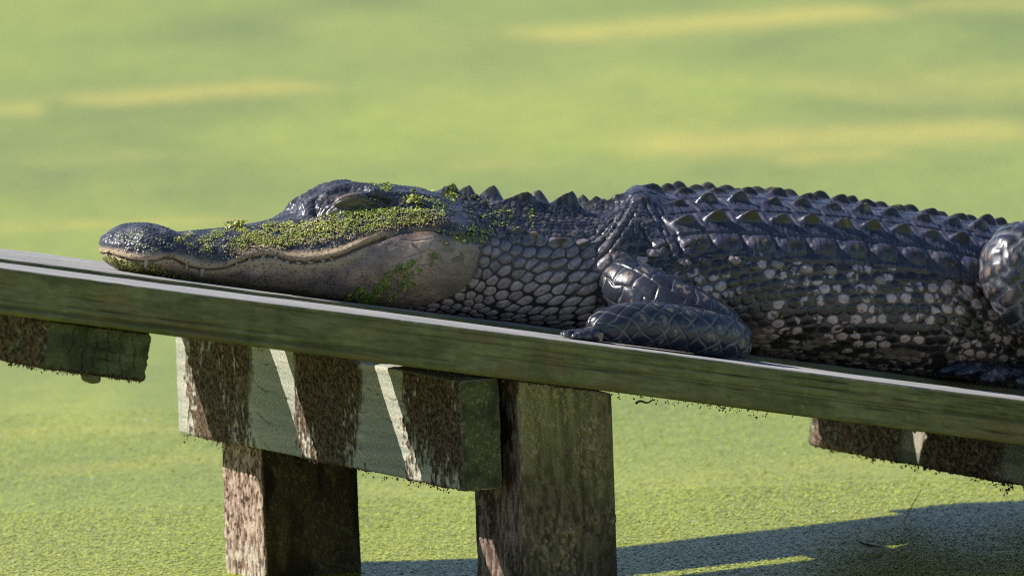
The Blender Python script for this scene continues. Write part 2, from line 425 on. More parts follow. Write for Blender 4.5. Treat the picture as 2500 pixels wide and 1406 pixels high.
# joist on edge: x along N (from camera side away), y along BH, z up
JP = O + BH * 0.2924 + N * 0.0152 - Z * 0.2062
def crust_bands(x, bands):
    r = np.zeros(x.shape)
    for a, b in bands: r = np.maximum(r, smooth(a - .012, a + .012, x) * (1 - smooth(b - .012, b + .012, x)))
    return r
def joist_fn(P, D, fid):
    x, y, z = P.T
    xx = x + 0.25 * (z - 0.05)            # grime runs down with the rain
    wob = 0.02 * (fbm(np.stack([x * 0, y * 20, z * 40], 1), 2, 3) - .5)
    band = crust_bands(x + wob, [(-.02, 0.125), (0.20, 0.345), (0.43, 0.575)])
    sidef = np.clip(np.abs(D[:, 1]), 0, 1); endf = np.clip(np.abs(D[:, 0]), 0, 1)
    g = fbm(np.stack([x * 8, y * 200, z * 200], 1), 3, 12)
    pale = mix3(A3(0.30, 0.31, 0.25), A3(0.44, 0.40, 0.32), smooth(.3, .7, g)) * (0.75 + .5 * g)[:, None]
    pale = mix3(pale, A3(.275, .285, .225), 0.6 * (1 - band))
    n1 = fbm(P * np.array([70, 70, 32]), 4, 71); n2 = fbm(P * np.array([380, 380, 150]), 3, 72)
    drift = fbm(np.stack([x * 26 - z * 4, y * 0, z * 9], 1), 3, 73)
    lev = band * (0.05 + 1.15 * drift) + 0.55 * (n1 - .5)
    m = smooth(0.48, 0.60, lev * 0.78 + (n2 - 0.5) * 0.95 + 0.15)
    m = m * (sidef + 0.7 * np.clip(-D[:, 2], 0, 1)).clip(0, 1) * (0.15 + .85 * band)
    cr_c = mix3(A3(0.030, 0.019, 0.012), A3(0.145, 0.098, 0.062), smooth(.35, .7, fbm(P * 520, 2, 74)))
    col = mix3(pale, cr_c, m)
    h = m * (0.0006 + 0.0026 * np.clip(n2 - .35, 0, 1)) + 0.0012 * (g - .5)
    # near end grain: dark green algae
    e = smooth(.5, .9, endf)
    al = fbm(P * 70, 4, 75); sp = fbm(P * 480, 2, 76)
    eg = mix3(A3(0.045, 0.048, 0.022), A3(0.095, 0.098, 0.045), smooth(.3, .7, al))
    eg = mix3(eg, A3(.24, .21, .09), 0.8 * smooth(.66, .72, sp) * smooth(.4, .6, al))
    col = mix3(col, eg, e)
    h = h - 0.0
    # checks in the wood
    for (x0, z0, x1, z1) in ((0.44, .083, 0.37, .078), (0.42, .058, 0.35, .05), (0.43, .035, 0.38, .022), (0.30, .06, 0.14, .05), (0.42, .012, 0.39, .0), (0.19, .075, 0.08, .066), (.06, .05, -.01, .048), (.5, .045, .46, .043)):
        d = pdist(x * 1000, z * 1000 + 0.9 * np.sin(x * 190) + 2.0 * (drift - .5), [(x0 * 1000, z0 * 1000), (x1 * 1000, z1 * 1000)])
        c = np.exp(-(d / 0.6) ** 2) * sidef * smooth(.35, .55, n1)
        h = h - 0.0012 * c; col = col * (1 - 0.65 * c)[:, None]
    return h, col
M = mat4(N, BH, Z, JP)
xs = np.linspace(0, 0.5913, 520); ys = np.linspace(0, 0.038, 30); zs = np.linspace(0, 0.0985, 96)
# right-handed frame: N x BH = -Z, so flip the y axis
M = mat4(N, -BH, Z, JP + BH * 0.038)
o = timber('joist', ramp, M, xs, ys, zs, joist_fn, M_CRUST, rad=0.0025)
o['label'] = 'crusted joist on edge, striped by sun falling through the plank gaps'

def cleat_fn(seed, clean):
    def fn(P, D, fid):
        x, y, z = P.T
        endf = smooth(.5, .9, np.abs(D[:, 0])) * (D[:, 0] < 0)
        n2 = fbm(P * 300, 3, seed); n1 = fbm(P * 50, 3, seed + 1)
        band = np.ones(x.shape)
        for a, b in clean: band = np.minimum(band, 1 - smooth(a - .008, a + .008, x) * (1 - smooth(b - .008, b + .008, x)))
        m = smooth(.25, .42, n2 + .25 * (n1 - .5)) * (.06 + .94 * band)
        wood = mix3(A3(.13, .14, .10), A3(.27, .25, .19), smooth(.3, .7, fbm(np.stack([x * 10, y * 150, z * 150], 1), 3, seed + 3)))
        cc = mix3(A3(.030, .018, .012), A3(.15, .098, .062), smooth(.35, .7, fbm(P * 420, 2, seed + 5)))
        col = mix3(wood, cc, m)
        h = m * (.001 + .004 * np.clip(n2 - .3, 0, 1))
        al = fbm(P * 60, 4, seed + 7)
        eg = mix3(A3(.055, .058, .028), A3(.11, .112, .055), smooth(.3, .7, al)) * (0.8 + .4 * fbm(np.stack([y * 60, z * 260, x], 1), 2, seed + 11))[:, None]
        # radial checks of the end grain
        rr = np.zeros(x.shape)
        for (y0, z0, y1, z1) in ((.017, -.002, .010, -.036), (.030, -.001, .024, -.038), (.041, -.002, .038, -.037), (.052, -.004, .053, -.034), (.062, -.001, .064, -.038), (.074, -.003, .077, -.03), (.012, -.02, .07, -.017), (.03, -.028, .05, -.026)):
            d = pdist(y * 1000 + 1.2 * np.sin(z * 300), z * 1000 + .7 * np.sin(y * 400), [(y0 * 1000, z0 * 1000), (y1 * 1000, z1 * 1000)])
            rr = np.maximum(rr, np.exp(-(d / 0.55) ** 2))
        eg = eg * (1 - .7 * rr)[:, None]
        col = mix3(col, eg, endf); h = h * (1 - endf) - .0012 * rr * endf
        return h, col
    return fn
# flat cleats nailed under the planks; x along N from the near end, y along B, z along U
def cleat(px, py, nn, seed, length, width, thick, clean, label, drop=0.0):
    # px, py: the lower left corner of the near end
    base = hit(px, py, O + N * nn, N)
    u0 = (base - O) @ B
    loc = O + B * u0 + N * nn - U * (PL_T + 0.001 + drop)
    M = mat4(N, -B, U, loc + B * width)      # y runs from right to left
    o = timber('cleat', ramp, M, np.linspace(0, length, int(length / .0028)), np.linspace(0, width, int(width / .0014)), np.linspace(-thick, 0, 30), cleat_fn(seed, clean), M_CRUST, rad=0.003)
    o['label'] = label
    return o, u0
cl1, u1 = cleat(106, 905, 0.012, 201, 0.585, 0.100, 0.0400, [(.17, .21), (.37, .42)], 'flat cleat with checked green end grain under the left of the front plank', drop=.001)
cl2, u2 = cleat(2690, 1245, 0.02, 301, 0.585, 0.100, 0.0400, [(.15, .20), (.36, .40)], 'flat cleat shaggy with brown crust under the right of the planks')

def post_fn(seed, kind):
    def fn(P, D, fid):
        x, y, z = P.T          # x = height above the pond bed here is the long axis
        left = np.clip(-D[:, 1], 0, 1); front = np.clip(-D[:, 2], 0, 1); rest = 1 - np.clip(left + front, 0, 1)
        n1 = fbm(P * np.array([22, 50, 50]), 4, seed); n2 = fbm(P * np.array([110, 330, 330]), 3, seed + 1); n3 = fbm(P * np.array([260, 560, 560]), 2, seed + 2)
        gr = fbm(np.stack([x * 8, y * 220, z * 220], 1), 3, seed + 3)
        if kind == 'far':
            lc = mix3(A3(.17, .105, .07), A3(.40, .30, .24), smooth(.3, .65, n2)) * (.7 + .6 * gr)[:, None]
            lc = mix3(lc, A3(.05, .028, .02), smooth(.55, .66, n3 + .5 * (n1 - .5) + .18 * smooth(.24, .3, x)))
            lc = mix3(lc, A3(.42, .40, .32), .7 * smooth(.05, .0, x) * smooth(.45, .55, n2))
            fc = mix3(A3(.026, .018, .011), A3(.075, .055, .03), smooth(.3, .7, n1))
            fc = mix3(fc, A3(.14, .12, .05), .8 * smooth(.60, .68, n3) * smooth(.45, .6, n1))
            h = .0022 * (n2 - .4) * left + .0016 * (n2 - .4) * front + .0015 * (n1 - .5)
        else:
            lc = mix3(A3(.07, .045, .03), A3(.22, .155, .12), smooth(.3, .68, n2))
            lc = mix3(lc, A3(.035, .02, .014), smooth(.55, .68, n1 + .3 * (n3 - .5)))
            green = mix3(A3(.135, .122, .05), A3(.215, .19, .08), smooth(.3, .7, gr)) * (.7 + .6 * gr)[:, None]
            brown = mix3(A3(.055, .036, .022), A3(.17, .12, .07), smooth(.3, .7, n2))
            hh = smooth(.20, .10, x + .09 * (n1 - .5)) * 0.9
            right = smooth(.0, .06, y - .045 + .05 * (n1 - .5)) * smooth(.30, .22, x)
            bf = np.clip(np.maximum(hh, .8 * right), 0, 1)
            fc = mix3(green, brown, bf)
            fleck = smooth(.57, .63, n3) * smooth(.42, .58, fbm(P * 30, 3, seed + 8))
            fc = mix3(fc, A3(.34, .25, .13), .75 * fleck)
            fc = mix3(fc, A3(.02, .02, .01), .7 * smooth(.02, .0, np.abs(y - .082 + .02 * (x - .1))) * smooth(.12, .04, x))
            h = .0025 * (n2 - .4) * (left + .6 * bf * front) + .001 * (gr - .5) + .0016 * fleck * front
        ec = mix3(A3(.05, .04, .03), A3(.12, .1, .06), n2)
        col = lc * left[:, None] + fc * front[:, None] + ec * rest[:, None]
        return h, col
    return fn
def post(px, py, nn, seed, kind, size, depth, label):
    """px, py: a point of the front left edge, nn: how far across the ramp that edge stands"""
    b0 = hit(px, py, O + N * nn, N)
    ub = (b0 - O) @ BH
    top = (O[2] - math.tan(AL) * ub - PL_T / math.cos(AL)) - 0.0005
    loc = O + BH * ub + N * nn; loc[2] = 0
    # long axis up; y along BH, z along N
    M = mat4(Z, BH, N, loc)
    xs = axis(-0.45, top, -0.03, top, 0.0014, 0.03); ys = np.linspace(0, size, 66); zs = np.linspace(0, depth, 66)
    o = timber('post', ramp, M, xs, ys, zs, post_fn(seed, kind), M_CRUST, rad=0.003,
               warp=lambda V: np.stack([V[:, 0] - V[:, 1] * math.tan(AL) * smooth(0.0, top, V[:, 0]), V[:, 1], V[:, 2]], 1))
    o['label'] = label
    return o
post(1278, 1300, 0.004, 401, 'near', 0.0935, 0.098, 'near post with olive algae on its front and brown crust below')
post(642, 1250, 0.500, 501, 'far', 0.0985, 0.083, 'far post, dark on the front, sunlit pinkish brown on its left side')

# ------------------------------------------------------------------ alligator
# Local frame: u along the ramp (towards the tail), v across it from the animal's midline (negative towards the camera), w above the planks.
NM = 0.310
def GA(u, v, w): return G(u, np.asarray(v, float) + NM, w)
_o = GA(0.5, 0, 0); 
def inv(px, py, v=0.0):
    """side drawing coordinates -> (u, w) at sideways offset v"""
    u, w = 0.5, 0.05
    for _ in range(5):
        p0 = np.array(proj(GA(u, v, w))); pu = np.array(proj(GA(u + 1e-3, v, w))); pw = np.array(proj(GA(u, v, w + 1e-3)))
        J = np.stack([(pu - p0) / 1e-3, (pw - p0) / 1e-3], 1)
        d = np.linalg.solve(J, np.array([px, py], float) - p0); u += d[0]; w += d[1]
    return float(u), float(w)

top_px = [(259, 612), (264, 592), (300, 566), (335, 548), (372, 546), (400, 556), (430, 567), (500, 563), (570, 556), (640, 545), (690, 531), (720, 512), (760, 484),
          (800, 462), (850, 453), (910, 450), (960, 452), (1010, 458), (1060, 470), (1120, 484), (1200, 494), (1300, 503), (1400, 510), (1450, 508),
          (1500, 500), (1560, 488), (1620, 479), (1700, 472), (1800, 474), (1900, 481), (2000, 491), (2100, 503), (2200, 517), (2300, 532), (2400, 548), (2500, 566),
          (2700, 612), (3000, 690), (3500, 815), (4200, 985), (5000, 1168)]
top_uw = [inv(a, b) for a, b in top_px]
U0 = top_uw[0][0]; UEND = top_uw[-1][0]
def upx(px, w=0.07): return inv(px, 600, 0.0)[0] if w is None else float(np.interp(px, [proj(GA(x, 0, w))[0] for x in np.linspace(-.1, 2.2, 200)], np.linspace(-.1, 2.2, 200)))
W_t = [(upx(p, .04), w) for p, w in ((255, .046), (300, .046), (340, .045), (400, .046), (450, .047), (520, .052), (600, .059), (700, .067), (800, .077), (880, .086), (950, .0925), (1010, .092),
        (1070, .085), (1130, .078), (1200, .076), (1300, .080), (1400, .089), (1500, .1), (1600, .108), (1750, .117), (1900, .122), (2100, .124), (2300, .116), (2450, .102), (2600, .08), (2800, .062), (3200, .05), (4000, .03), (5000, .005))]
M_t = [(upx(p, .04), w) for p, w in ((255, .030), (300, .027), (400, .0235), (500, .0235), (600, .026), (700, .031), (800, .042), (880, .054), (950, .063), (1020, .066), (1100, .062), (1200, .055), (1400, .054), (1600, .058), (1900, .06), (2300, .06), (2600, .055), (3200, .04), (5000, .006))]
EX_t = [(upx(p, .04), e) for p, e in ((255, .9), (450, .9), (600, 1.0), (700, 1.15), (850, 1.3), (1000, 1.3), (1100, 1.15), (1250, 1.0), (1500, .92), (1800, .86), (2300, .86), (3000, 1), (5000, 1))]

def build_body():
    du = 0.00095
    us = np.concatenate([U0 + 0.035 * np.linspace(0, 1, 70) ** 2, np.arange(U0 + 0.036, 1.075, du), np.linspace(1.08, UEND, 120)])
    nu = len(us)
    top = spl(us, top_uw); W = spl(us, W_t); wm = spl(us, M_t); ex = spl(us, EX_t)
    tip = np.clip((us - U0) / 0.036, 0, 1); rd = np.sqrt(np.clip(1 - (1 - tip) ** 2.3, 0, 1))
    W = W * rd
    wt = 0.030
    wtip = top_uw[0][1]
    bot_full = spl(us, [(U0, wtip), (U0 + .0025, wtip - .008), (U0 + .008, wtip - .013), (U0 + .02, wtip - .017), (U0 + .045, .0015), (U0 + .07, .0003), (1.2, .0), (UEND, .0)])
    bot = bot_full; wm = np.minimum(np.maximum(wm, bot + .002), top - .002)
    # fine section polyline, then even spacing by arc length
    K = 360
    a = np.linspace(-math.pi / 2, math.pi / 2, K)
    ca, sa = np.cos(a), np.sin(a)
    up = a >= 0
    v = np.zeros((nu, K)); w = np.zeros((nu, K))
    e_low = 0.72
    v[:, up] = W[:, None] * np.abs(ca[up])[None, :] ** ex[:, None]
    w[:, up] = wm[:, None] + (top - wm)[:, None] * np.abs(sa[up])[None, :]
    lo = ~up
    v[:, lo] = W[:, None] * np.abs(ca[lo])[None, :] ** e_low
    w[:, lo] = wm[:, None] - (wm - bot)[:, None] * np.abs(sa[lo])[None, :]
    # flat skull roof with raised orbits
    pm = np.array([proj(GA(x, 0, .1))[0] for x in us])
    sk = smooth(770, 850, pm) * (1 - smooth(1000, 1075, pm))
    roof = (top - 0.004)[:, None] - 0.05 * smooth(0.040, 0.066, v) - 0.25 * np.clip(v - .066, 0, 1)
    k = 0.006
    hh = np.clip(0.5 + 0.5 * (roof - w) / k, 0, 1); sm = w * (1 - hh) + roof * hh + k * hh * (1 - hh)
    w = np.where(up[None, :], w + (sm - w) * sk[:, None], w)
    NN, NF = 400, 110
    near = np.concatenate([np.linspace(0, 0.12, 14)[:-1], np.linspace(0.12, 1, NN - 13)])
    Vn = np.zeros((nu, NN)); Wn = np.zeros((nu, NN)); Dn = np.zeros((nu, NN)); Vf = np.zeros((nu, NF)); Wf = np.zeros((nu, NF)); Df = np.zeros((nu, NF))
    far = np.concatenate([np.linspace(1, .72, 71)[1:], np.linspace(.72, 0, NF - 69)[1:]])
    for i in range(nu):
        s = np.concatenate([[0], np.cumsum(np.hypot(np.diff(v[i]), np.diff(w[i])))]); L = s[-1] + 1e-12
        Vn[i] = -np.interp(near * L, s, v[i]); Wn[i] = np.interp(near * L, s, w[i]); Dn[i] = (1 - near) * L
        Vf[i] = np.interp(far * L, s, v[i]) * (1 + .44 * float(smooth(.60, .69, us[i]) * (1 - smooth(.765, .80, us[i])))); Wf[i] = np.interp(far * L, s, w[i]); Df[i] = -(1 - far) * L  # far flank bulged out, unseen, to block sun through the rear plank gap
    V = np.concatenate([Vn, Vf[:, :-1]], 1); Wd = np.concatenate([Wn, Wf[:, :-1]], 1); D = np.concatenate([Dn, Df[:, :-1]], 1)
    nb = V.shape[1]
    Ug = np.repeat(us[:, None], nb, 1)
    P = np.stack([Ug, V, Wd], -1)
    return us, nb, P, D
us, NB, BP, BD = build_body()
def grid_normals(P):
    du = np.empty_like(P); du[1:-1] = P[2:] - P[:-2]; du[0] = P[1] - P[0]; du[-1] = P[-1] - P[-2]
    dv = np.roll(P, -1, 1) - np.roll(P, 1, 1)
    n = np.cross(dv, du); n /= np.maximum(np.linalg.norm(n, axis=-1), 1e-12)[..., None]
    return n
BNm = grid_normals(BP)
if BNm[400, 200] @ np.array([0, -1, 0.2]) < 0: BNm = -BNm
shape2 = BP.shape[:2]
p_ = BP.reshape(-1, 3); n_ = BNm.reshape(-1, 3); d_ = np.abs(BD.ravel()); sgn = np.sign(BD.ravel())
u_, v_, w_ = p_.T
PX, PY = proj(GA(u_, -np.abs(v_), w_))
PXM, _t = proj(GA(u_, 0 * v_, w_))       # midline drawing coordinate
bodyf = (us[:, None] < 1.08).repeat(NB, 1).ravel()
disp = np.zeros(len(p_))                 # along the normal, metres
MM = 0.001
NZ1 = fbm(p_ * 90, 3, 1001); NZ2 = fbm(p_ * 420, 2, 1002); NZ3 = fbm(p_ * 25, 3, 1003)

# --- drawn lines of the head (side drawing coordinates)
mouth = [(258, 618), (278, 627), (315, 636), (346, 639), (380, 638), (404, 631), (423, 632), (440, 642), (462, 653), (491, 660), (520, 660), (549, 656), (578, 644), (607, 632), (636, 625), (656, 625),
         (680, 628), (704, 637), (733, 642), (762, 640), (791, 636), (811, 632), (839, 623), (866, 610), (894, 598), (922, 587), (942, 577)]
lip_top = [(250, 604), (300, 612), (340, 622), (400, 618), (440, 622), (480, 636), (520, 641), (560, 638), (600, 618), (640, 608), (700, 612), (760, 614), (830, 602), (900, 582), (950, 560)]
jaw_back = [(1168, 585), (1172, 615), (1166, 650), (1145, 690), (1105, 720), (1060, 738), (1000, 752), (930, 762)]
m_y = lin(PX, mouth)
near_tip = PX < 950
d_m = np.where(PX < 960, pdist(PX, PY, mouth), 1e3)
# head region: left of the jaw_back line and its continuation over the neck
jb_x = np.interp(PY, [430, 470, 520, 560, 585, 615, 650, 690, 720, 738, 752, 765], [1085, 1095, 1130, 1160, 1168, 1172, 1166, 1145, 1105, 1060, 1000, 900])
head = smooth(13, -9, PX - jb_x + 16 * (NZ1 - .5) * smooth(560, 600, PY))
headm = head > 0.5
below = PY > m_y
# lips and mouth slit
disp += -2.6 * MM * np.exp(-(d_m / 4.0) ** 2) * (PX < 950)
up_lip = np.exp(-((PY - (m_y - 11)) / 10.0) ** 2) * smooth(960, 900, PX)
disp += 2.3 * MM * up_lip * smooth(268, 345, PX)
disp += 1.0 * MM * np.exp(-((PY - (m_y + 13)) / 9.0) ** 2) * smooth(960, 900, PX)
# lower jaw is a little narrower than the upper jaw on the snout
disp += -1.5 * MM * smooth(0, 14, PY - m_y) * smooth(900, 700, PX) * head
# nostril mound and dent behind it
nos = np.exp(-(((PX - 350) / 42) ** 2 + ((PY - 566) / 16) ** 2))
disp += 1.5 * MM * nos
disp += -.7 * MM * np.exp(-(((PX - 425) / 26) ** 2 + ((PY - 588) / 12) ** 2))
disp += -2.4 * MM * np.exp(-(pdist(PX, PY, [(372, 551), (388, 556), (398, 563)]) / 4.0) ** 2) * headm
for (cx, cy, r, h) in ((316, 605, 12, .9), (430, 604, 16, 1.6), (470, 606, 18, 1.4), (500, 612, 16, 1.8), (545, 614, 18, 1.6), (300, 580, 14, .8), (400, 580, 14, 1.1), (590, 592, 16, 1.0), (345, 585, 16, .9)):
    disp += h * MM * np.exp(-(((PX - cx) / r) ** 2 + ((PY - cy) / (r * .7)) ** 2)) * headm
# orbit, eyelid and brow
def stroke(pts, wd, h, mask=1.0):
    global disp
    sel = (PX > min(p[0] for p in pts) - 4 * wd) & (PX < max(p[0] for p in pts) + 4 * wd) & (PY > min(p[1] for p in pts) - 4 * wd) & (PY < max(p[1] for p in pts) + 4 * wd) & bodyf
    q = np.zeros(len(PX)); q[sel] = np.exp(-(pdist(PX[sel], PY[sel], pts) / wd) ** 2)
    disp += h * MM * q * mask
    return q
stroke([(745, 512), (775, 492), (810, 472), (850, 462), (890, 463), (920, 470)], 9, 5.0)       # brow
stroke([(700, 512), (720, 488), (750, 470), (785, 452)], 9, 2.2)
stroke([(760, 478), (795, 458), (820, 450)], 3.5, -1.8)
stroke([(770, 500), (790, 482), (806, 470)], 3.5, -1.6)
stroke([(737, 500), (748, 488)], 3.0, -1.6); stroke([(725, 520), (740, 508), (760, 498)], 2.5, -1.0)
lid = np.exp(-(((PX - 858) / 38) ** 2 + ((PY - 488 - .0 * PX) / 12) ** 2) ** 1.4)
disp += 1.0 * MM * lid
slit = stroke([(803, 497), (822, 488), (850, 485), (880, 484), (903, 479)], 2.6, -2.4)
stroke([(806, 480), (830, 472), (860, 468), (890, 470), (906, 476)], 3.0, -2.6)
stroke([(815, 486), (845, 477), (880, 475)], 1.8, -.9)
under = stroke([(770, 520), (800, 516), (850, 512), (900, 505), (950, 500)], 8, -4.0)
stroke([(905, 480), (940, 492), (980, 505), (1010, 512), (1050, 510)], 5, -3.0)                  # ear slit
stroke([(930, 478), (980, 492), (1030, 500), (1065, 498)], 7, 2.0)
stroke([(735, 545), (760, 525), (770, 512)], 6, -2.0)
# skull table edge, cheek ridge
stroke([(960, 530), (1020, 520), (1080, 535), (1130, 560)], 14, 2.2)
stroke([(930, 585), (980, 568), (1050, 560), (1120, 575), (1165, 590)], 5, -1.6)
# jaw muscle bulge, step down to the neck
bul = np.exp(-(((PX - 1060) / 120) ** 2 + ((PY - 672) / 62) ** 2)) * head
disp += 3.6 * MM * bul
disp += -1.8 * MM * np.exp(-((PX - jb_x - 7) / 8.0) ** 2) * smooth(560, 600, PY)
for pts, wd, h in (([(1040, 600), (1060, 650), (1095, 668), (1120, 672)], 1.8, -.5), ([(950, 596), (1000, 610), (1050, 612)], 1.6, -.3),
                   ([(980, 585), (1010, 590), (1050, 584)], 2.0, -.5)):
    stroke(pts, wd, h)
ck = cells(u_ / .016 + .6 * NZ1, BD.ravel() / .013 + .6 * NZ3, 7, .4)
crease = smooth(.07, .0, ck[1] - ck[0]) * smooth(.45, .6, NZ3 + .2 * (NZ1 - .5)) * head * smooth(8, 20, PY - m_y) * (PX > 480)
disp += -.9 * MM * crease
# rough skin of the snout and skull: small knobs
f1, f2, ch, ox, oy = cells(u_ / .0042, BD.ravel() / .0042, 3, .35)
knob = smooth(.05, .5, f2 - f1)
roughsn = head * smooth(0, -14, PY - lin(PX, lip_top)) * (PX < 1110)
disp += (.55 * MM * knob + .9 * MM * (NZ1 - .5) + .7 * MM * (NZ2 - .5)) * roughsn
disp += (.9 * MM * (NZ1 - .5) + .5 * MM * (NZ2 - .5)) * head * (1 - roughsn)
wr = fbm(np.stack([u_ * 90 + w_ * 60, d_ * 300 - u_ * 120, v_ * 0], 1), 3, 77)
disp += 1.6 * MM * (wr - .5) * smooth(690, 720, PX) * (1 - smooth(940, 1000, PX)) * smooth(535, 515, PY)

# --- neck and flank scales
body = (1 - head)
flank_d = spl(u_, [(upx(1100), .070), (upx(1300), .07), (upx(1500), .090), (upx(1700), .116), (upx(2100), .126), (upx(2400), .120), (upx(2700), .08), (UEND, .02)])
below_sc = smooth(-.006, .006, d_ - flank_d)
neckf = smooth(1560, 1430, PX) * body
# round pebbles of the neck: sized by height
sz = np.interp(PY, [540, 600, 680, 780], [.0095, .0125, .0150, .0165])
nk = cells((u_ - 0.45 * (w_ - .05)) / .0132 + .35 * (NZ3 - .5), d_ / .0116, 21, .24)
nk_p = np.clip(1 - (nk[0] / .56) ** 3.4, 0, 1) * smooth(.03, .26, nk[1] - nk[0])
throat = smooth(.045, .075, d_)
disp += (1.7 * MM * nk_p - .7 * MM) * neckf * throat
# flank: ovals in slanting rows
fl = cells((u_ + .25 * w_) / .0128, (d_ + .10 * u_) / .0098, 33, .17)
fl_p = np.clip(1 - (fl[0] / .58) ** 3.0, 0, 1) * smooth(.02, .25, fl[1] - fl[0])
flankf = body * below_sc * (1 - neckf)
fold = fbm(np.stack([u_ * 30 + d_ * 120, d_ * 40, v_ * 0], 1), 3, 91)
disp += (1.35 * MM * fl_p - .5 * MM + .6 * MM * (NZ2 - .5)) * flankf
# bigger knobs in a line under the scutes
kb = cells((u_) / .024, (d_ - flank_d) / .030 , 45, .18, .0)
knobs = np.clip(1 - ((kb[3] / .30) ** 2 + (kb[4] / .16) ** 2), 0, 1) ** .6
knobf = flankf * ((d_ - flank_d) < .030) * ((d_ - flank_d) > 0)
disp += 2.6 * MM * knobs * knobf

# --- back scutes: rows of keeled plates
SU = 0.0312
rows = [(.0170, .034, 1.0, 7.6), (.0510, .034, .35, 8.4), (.0850, .034, .75, 9.0), (.1160, .0280, .15, 4.6)]
scf = np.zeros(len(p_)); keel = np.zeros(len(p_)); groove = np.zeros(len(p_))
u_sc = upx(1470)
spread = spl(u_, [(upx(1400), .78), (upx(1600), .90), (upx(1800), 1.0), (upx(2300), 1.0), (upx(2600), .7), (UEND, .2)])
act0 = smooth(u_sc, u_sc + .02, u_) * body
for r, (dc, wd, ph, H) in enumerate(rows):
    dd = (d_ / spread - dc) / wd
    inrow = np.abs(dd) < .5
    x = (u_ - u_sc) / SU + ph * .33 + 0.12 * (sgn < 0) - .10 * dd
    ci = np.floor(x); fx = x - ci
    jh = hash3(ci, ci * 0 + r * 3 + (sgn < 0), ci * 0, 5); j2 = hash3(ci, ci * 0 + r * 3 + (sgn < 0), ci * 0 + 1, 6)
    pk = .60 + .24 * (j2 - .5)
    fk = np.clip((fx - .14) / .74, 0, 1)
    prof = np.where(fk < pk, np.clip(fk / pk, 0, 1) ** 1.1, np.clip((1 - fk) / (1 - pk), 0, 1) ** .8)
    prof = np.sin(np.clip(prof, 0, 1) * math.pi / 2) ** 1.2
    offc = .10 * (j2 - .5)
    cr_ = np.clip(1 - np.abs(dd - offc + .06) / .36, 0, 1)
    ab = np.abs(dd - offc + .06)
    kh = (prof ** .7 * np.exp(-(ab / .10) ** 2.4) + .22 * prof * cr_ ** 1.5) * H * (.55 + .5 * jh)
    if r == 3: kh = np.clip(1 - (np.abs(fx - .52) / .44) ** 2.4 - (np.abs(dd + .08) / .36) ** 1.5, 0, 1) ** .8 * H * (.6 + .6 * jh)
    plate = smooth(.0, .10, fx) * smooth(1.0, .90, fx) * smooth(.5, .42, np.abs(dd))
    m = inrow * act0
    disp += m * MM * (kh * (.6 + .4 * smooth(u_sc, u_sc + .06, u_)) + 1.5 * plate)
    keel = np.maximum(keel, m * prof * cr_); scf = np.maximum(scf, m); groove = np.maximum(groove, m * (1 - plate))
stri = fbm(np.stack([u_ * 620, d_ * 120, v_ * 0], 1), 2, 55)
disp += scf * MM * (1.1 * (stri - .5) * (1 - .7 * smooth(.5, .8, keel)) + .5 * (NZ2 - .5))

# --- nuchal crests: tall pointed scutes of the neck, drawn from the side at their own offset
spikes = [(1110, 448, .004, 30, .013, 40), (1150, 443, .014, 30, .014, 46), (1213, 443, .022, 36, .015, 58), (1288, 468, -.020, 58, .017, 52), (1325, 452, .022, 36, .015, 54),
          (1395, 462, -.022, 48, .017, 62), (1433, 464, .020, 26, .013, 40), (1462, 470, -.010, 30, .013, 38), (1512, 472, -.016, 36, .013, 30), (1550, 462, .010, 24, .010, 26),
          (1137, 480, -.024, 18, .009, 20), (1185, 487, -.032, 20, .010, 22), (1242, 512, -.042, 22, .010, 18), (1165, 468, -.010, 18, .009, 22),
          (1270, 545, -.062, 22, .008, 16), (1308, 552, -.064, 24, .009, 22), (1374, 562, -.068, 30, .009, 20), (1438, 568, -.072, 32, .010, 18), (1150, 505, -.044, 20, .008, 12), (1205, 520, -.052, 22, .008, 12), (1415, 550, -.062, 18, .006, 10)]
for (px, py, vv, wpx, bw, hpx) in spikes:
    uu, ww = inv(px, py, vv); hpx = hpx * .84
    a = wpx * 1.28 / 2415.0
    x = (u_ - uu) / a + .25 + .22 * (NZ1 - .5); y = (v_ - vv) / bw + .25 * (NZ1 - .5)
    near = (np.abs(x) < 1.2) & (np.abs(y) < 1.6) & (w_ > .06)
    if vv < -.04: y = (d_ * sgn - float(np.median(d_[near & (np.abs(y) < .3) & (sgn > 0)])) if (near & (np.abs(y) < .3) & (sgn > 0)).any() else v_) / bw; near = (np.abs(x) < 1.2) & (np.abs(y) < 1.2) & (sgn > 0)
    xl = np.where(x < .25, (x + 1) / 1.25, (1 - x) / .75)
    xr = np.sin(np.clip(xl, 0, 1) * math.pi / 2); ya = np.clip(1 - np.abs(y), 0, 1)
    hgt = (.55 * xr + .45 * np.clip(xl, 0, 1)) ** 1.15 * (.72 * np.exp(-(np.abs(y) / .34) ** 1.6) * smooth(0, .3, ya) + .28 * ya * xr)
    add = np.where(near, hgt * hpx / 2690.0, 0)
    disp = np.maximum(disp, 0) * (add > 0) + disp * (add <= 0) + add
    keel = np.maximum(keel, np.where(near, hgt, 0))

nape = body * (1 - scf) * (1 - flankf) * (1 - neckf * throat * smooth(540, 620, PY)) * (1 - smooth(.2, .5, keel))
gn = cells(u_ / .0062, BD.ravel() / .0055, 57, .34)
fib = fbm(np.stack([u_ * 160, d_ * 420 - u_ * 120, v_ * 0], 1), 3, 58)
disp += nape * MM * (1.0 * smooth(.03, .35, gn[1] - gn[0]) + 1.5 * (fib - .5) + .8 * (NZ2 - .5))
disp += smooth(.05, .3, keel) * (PXM < 1500) * MM * (1.2 * (fib - .5) + .8 * (NZ2 - .5)) * body
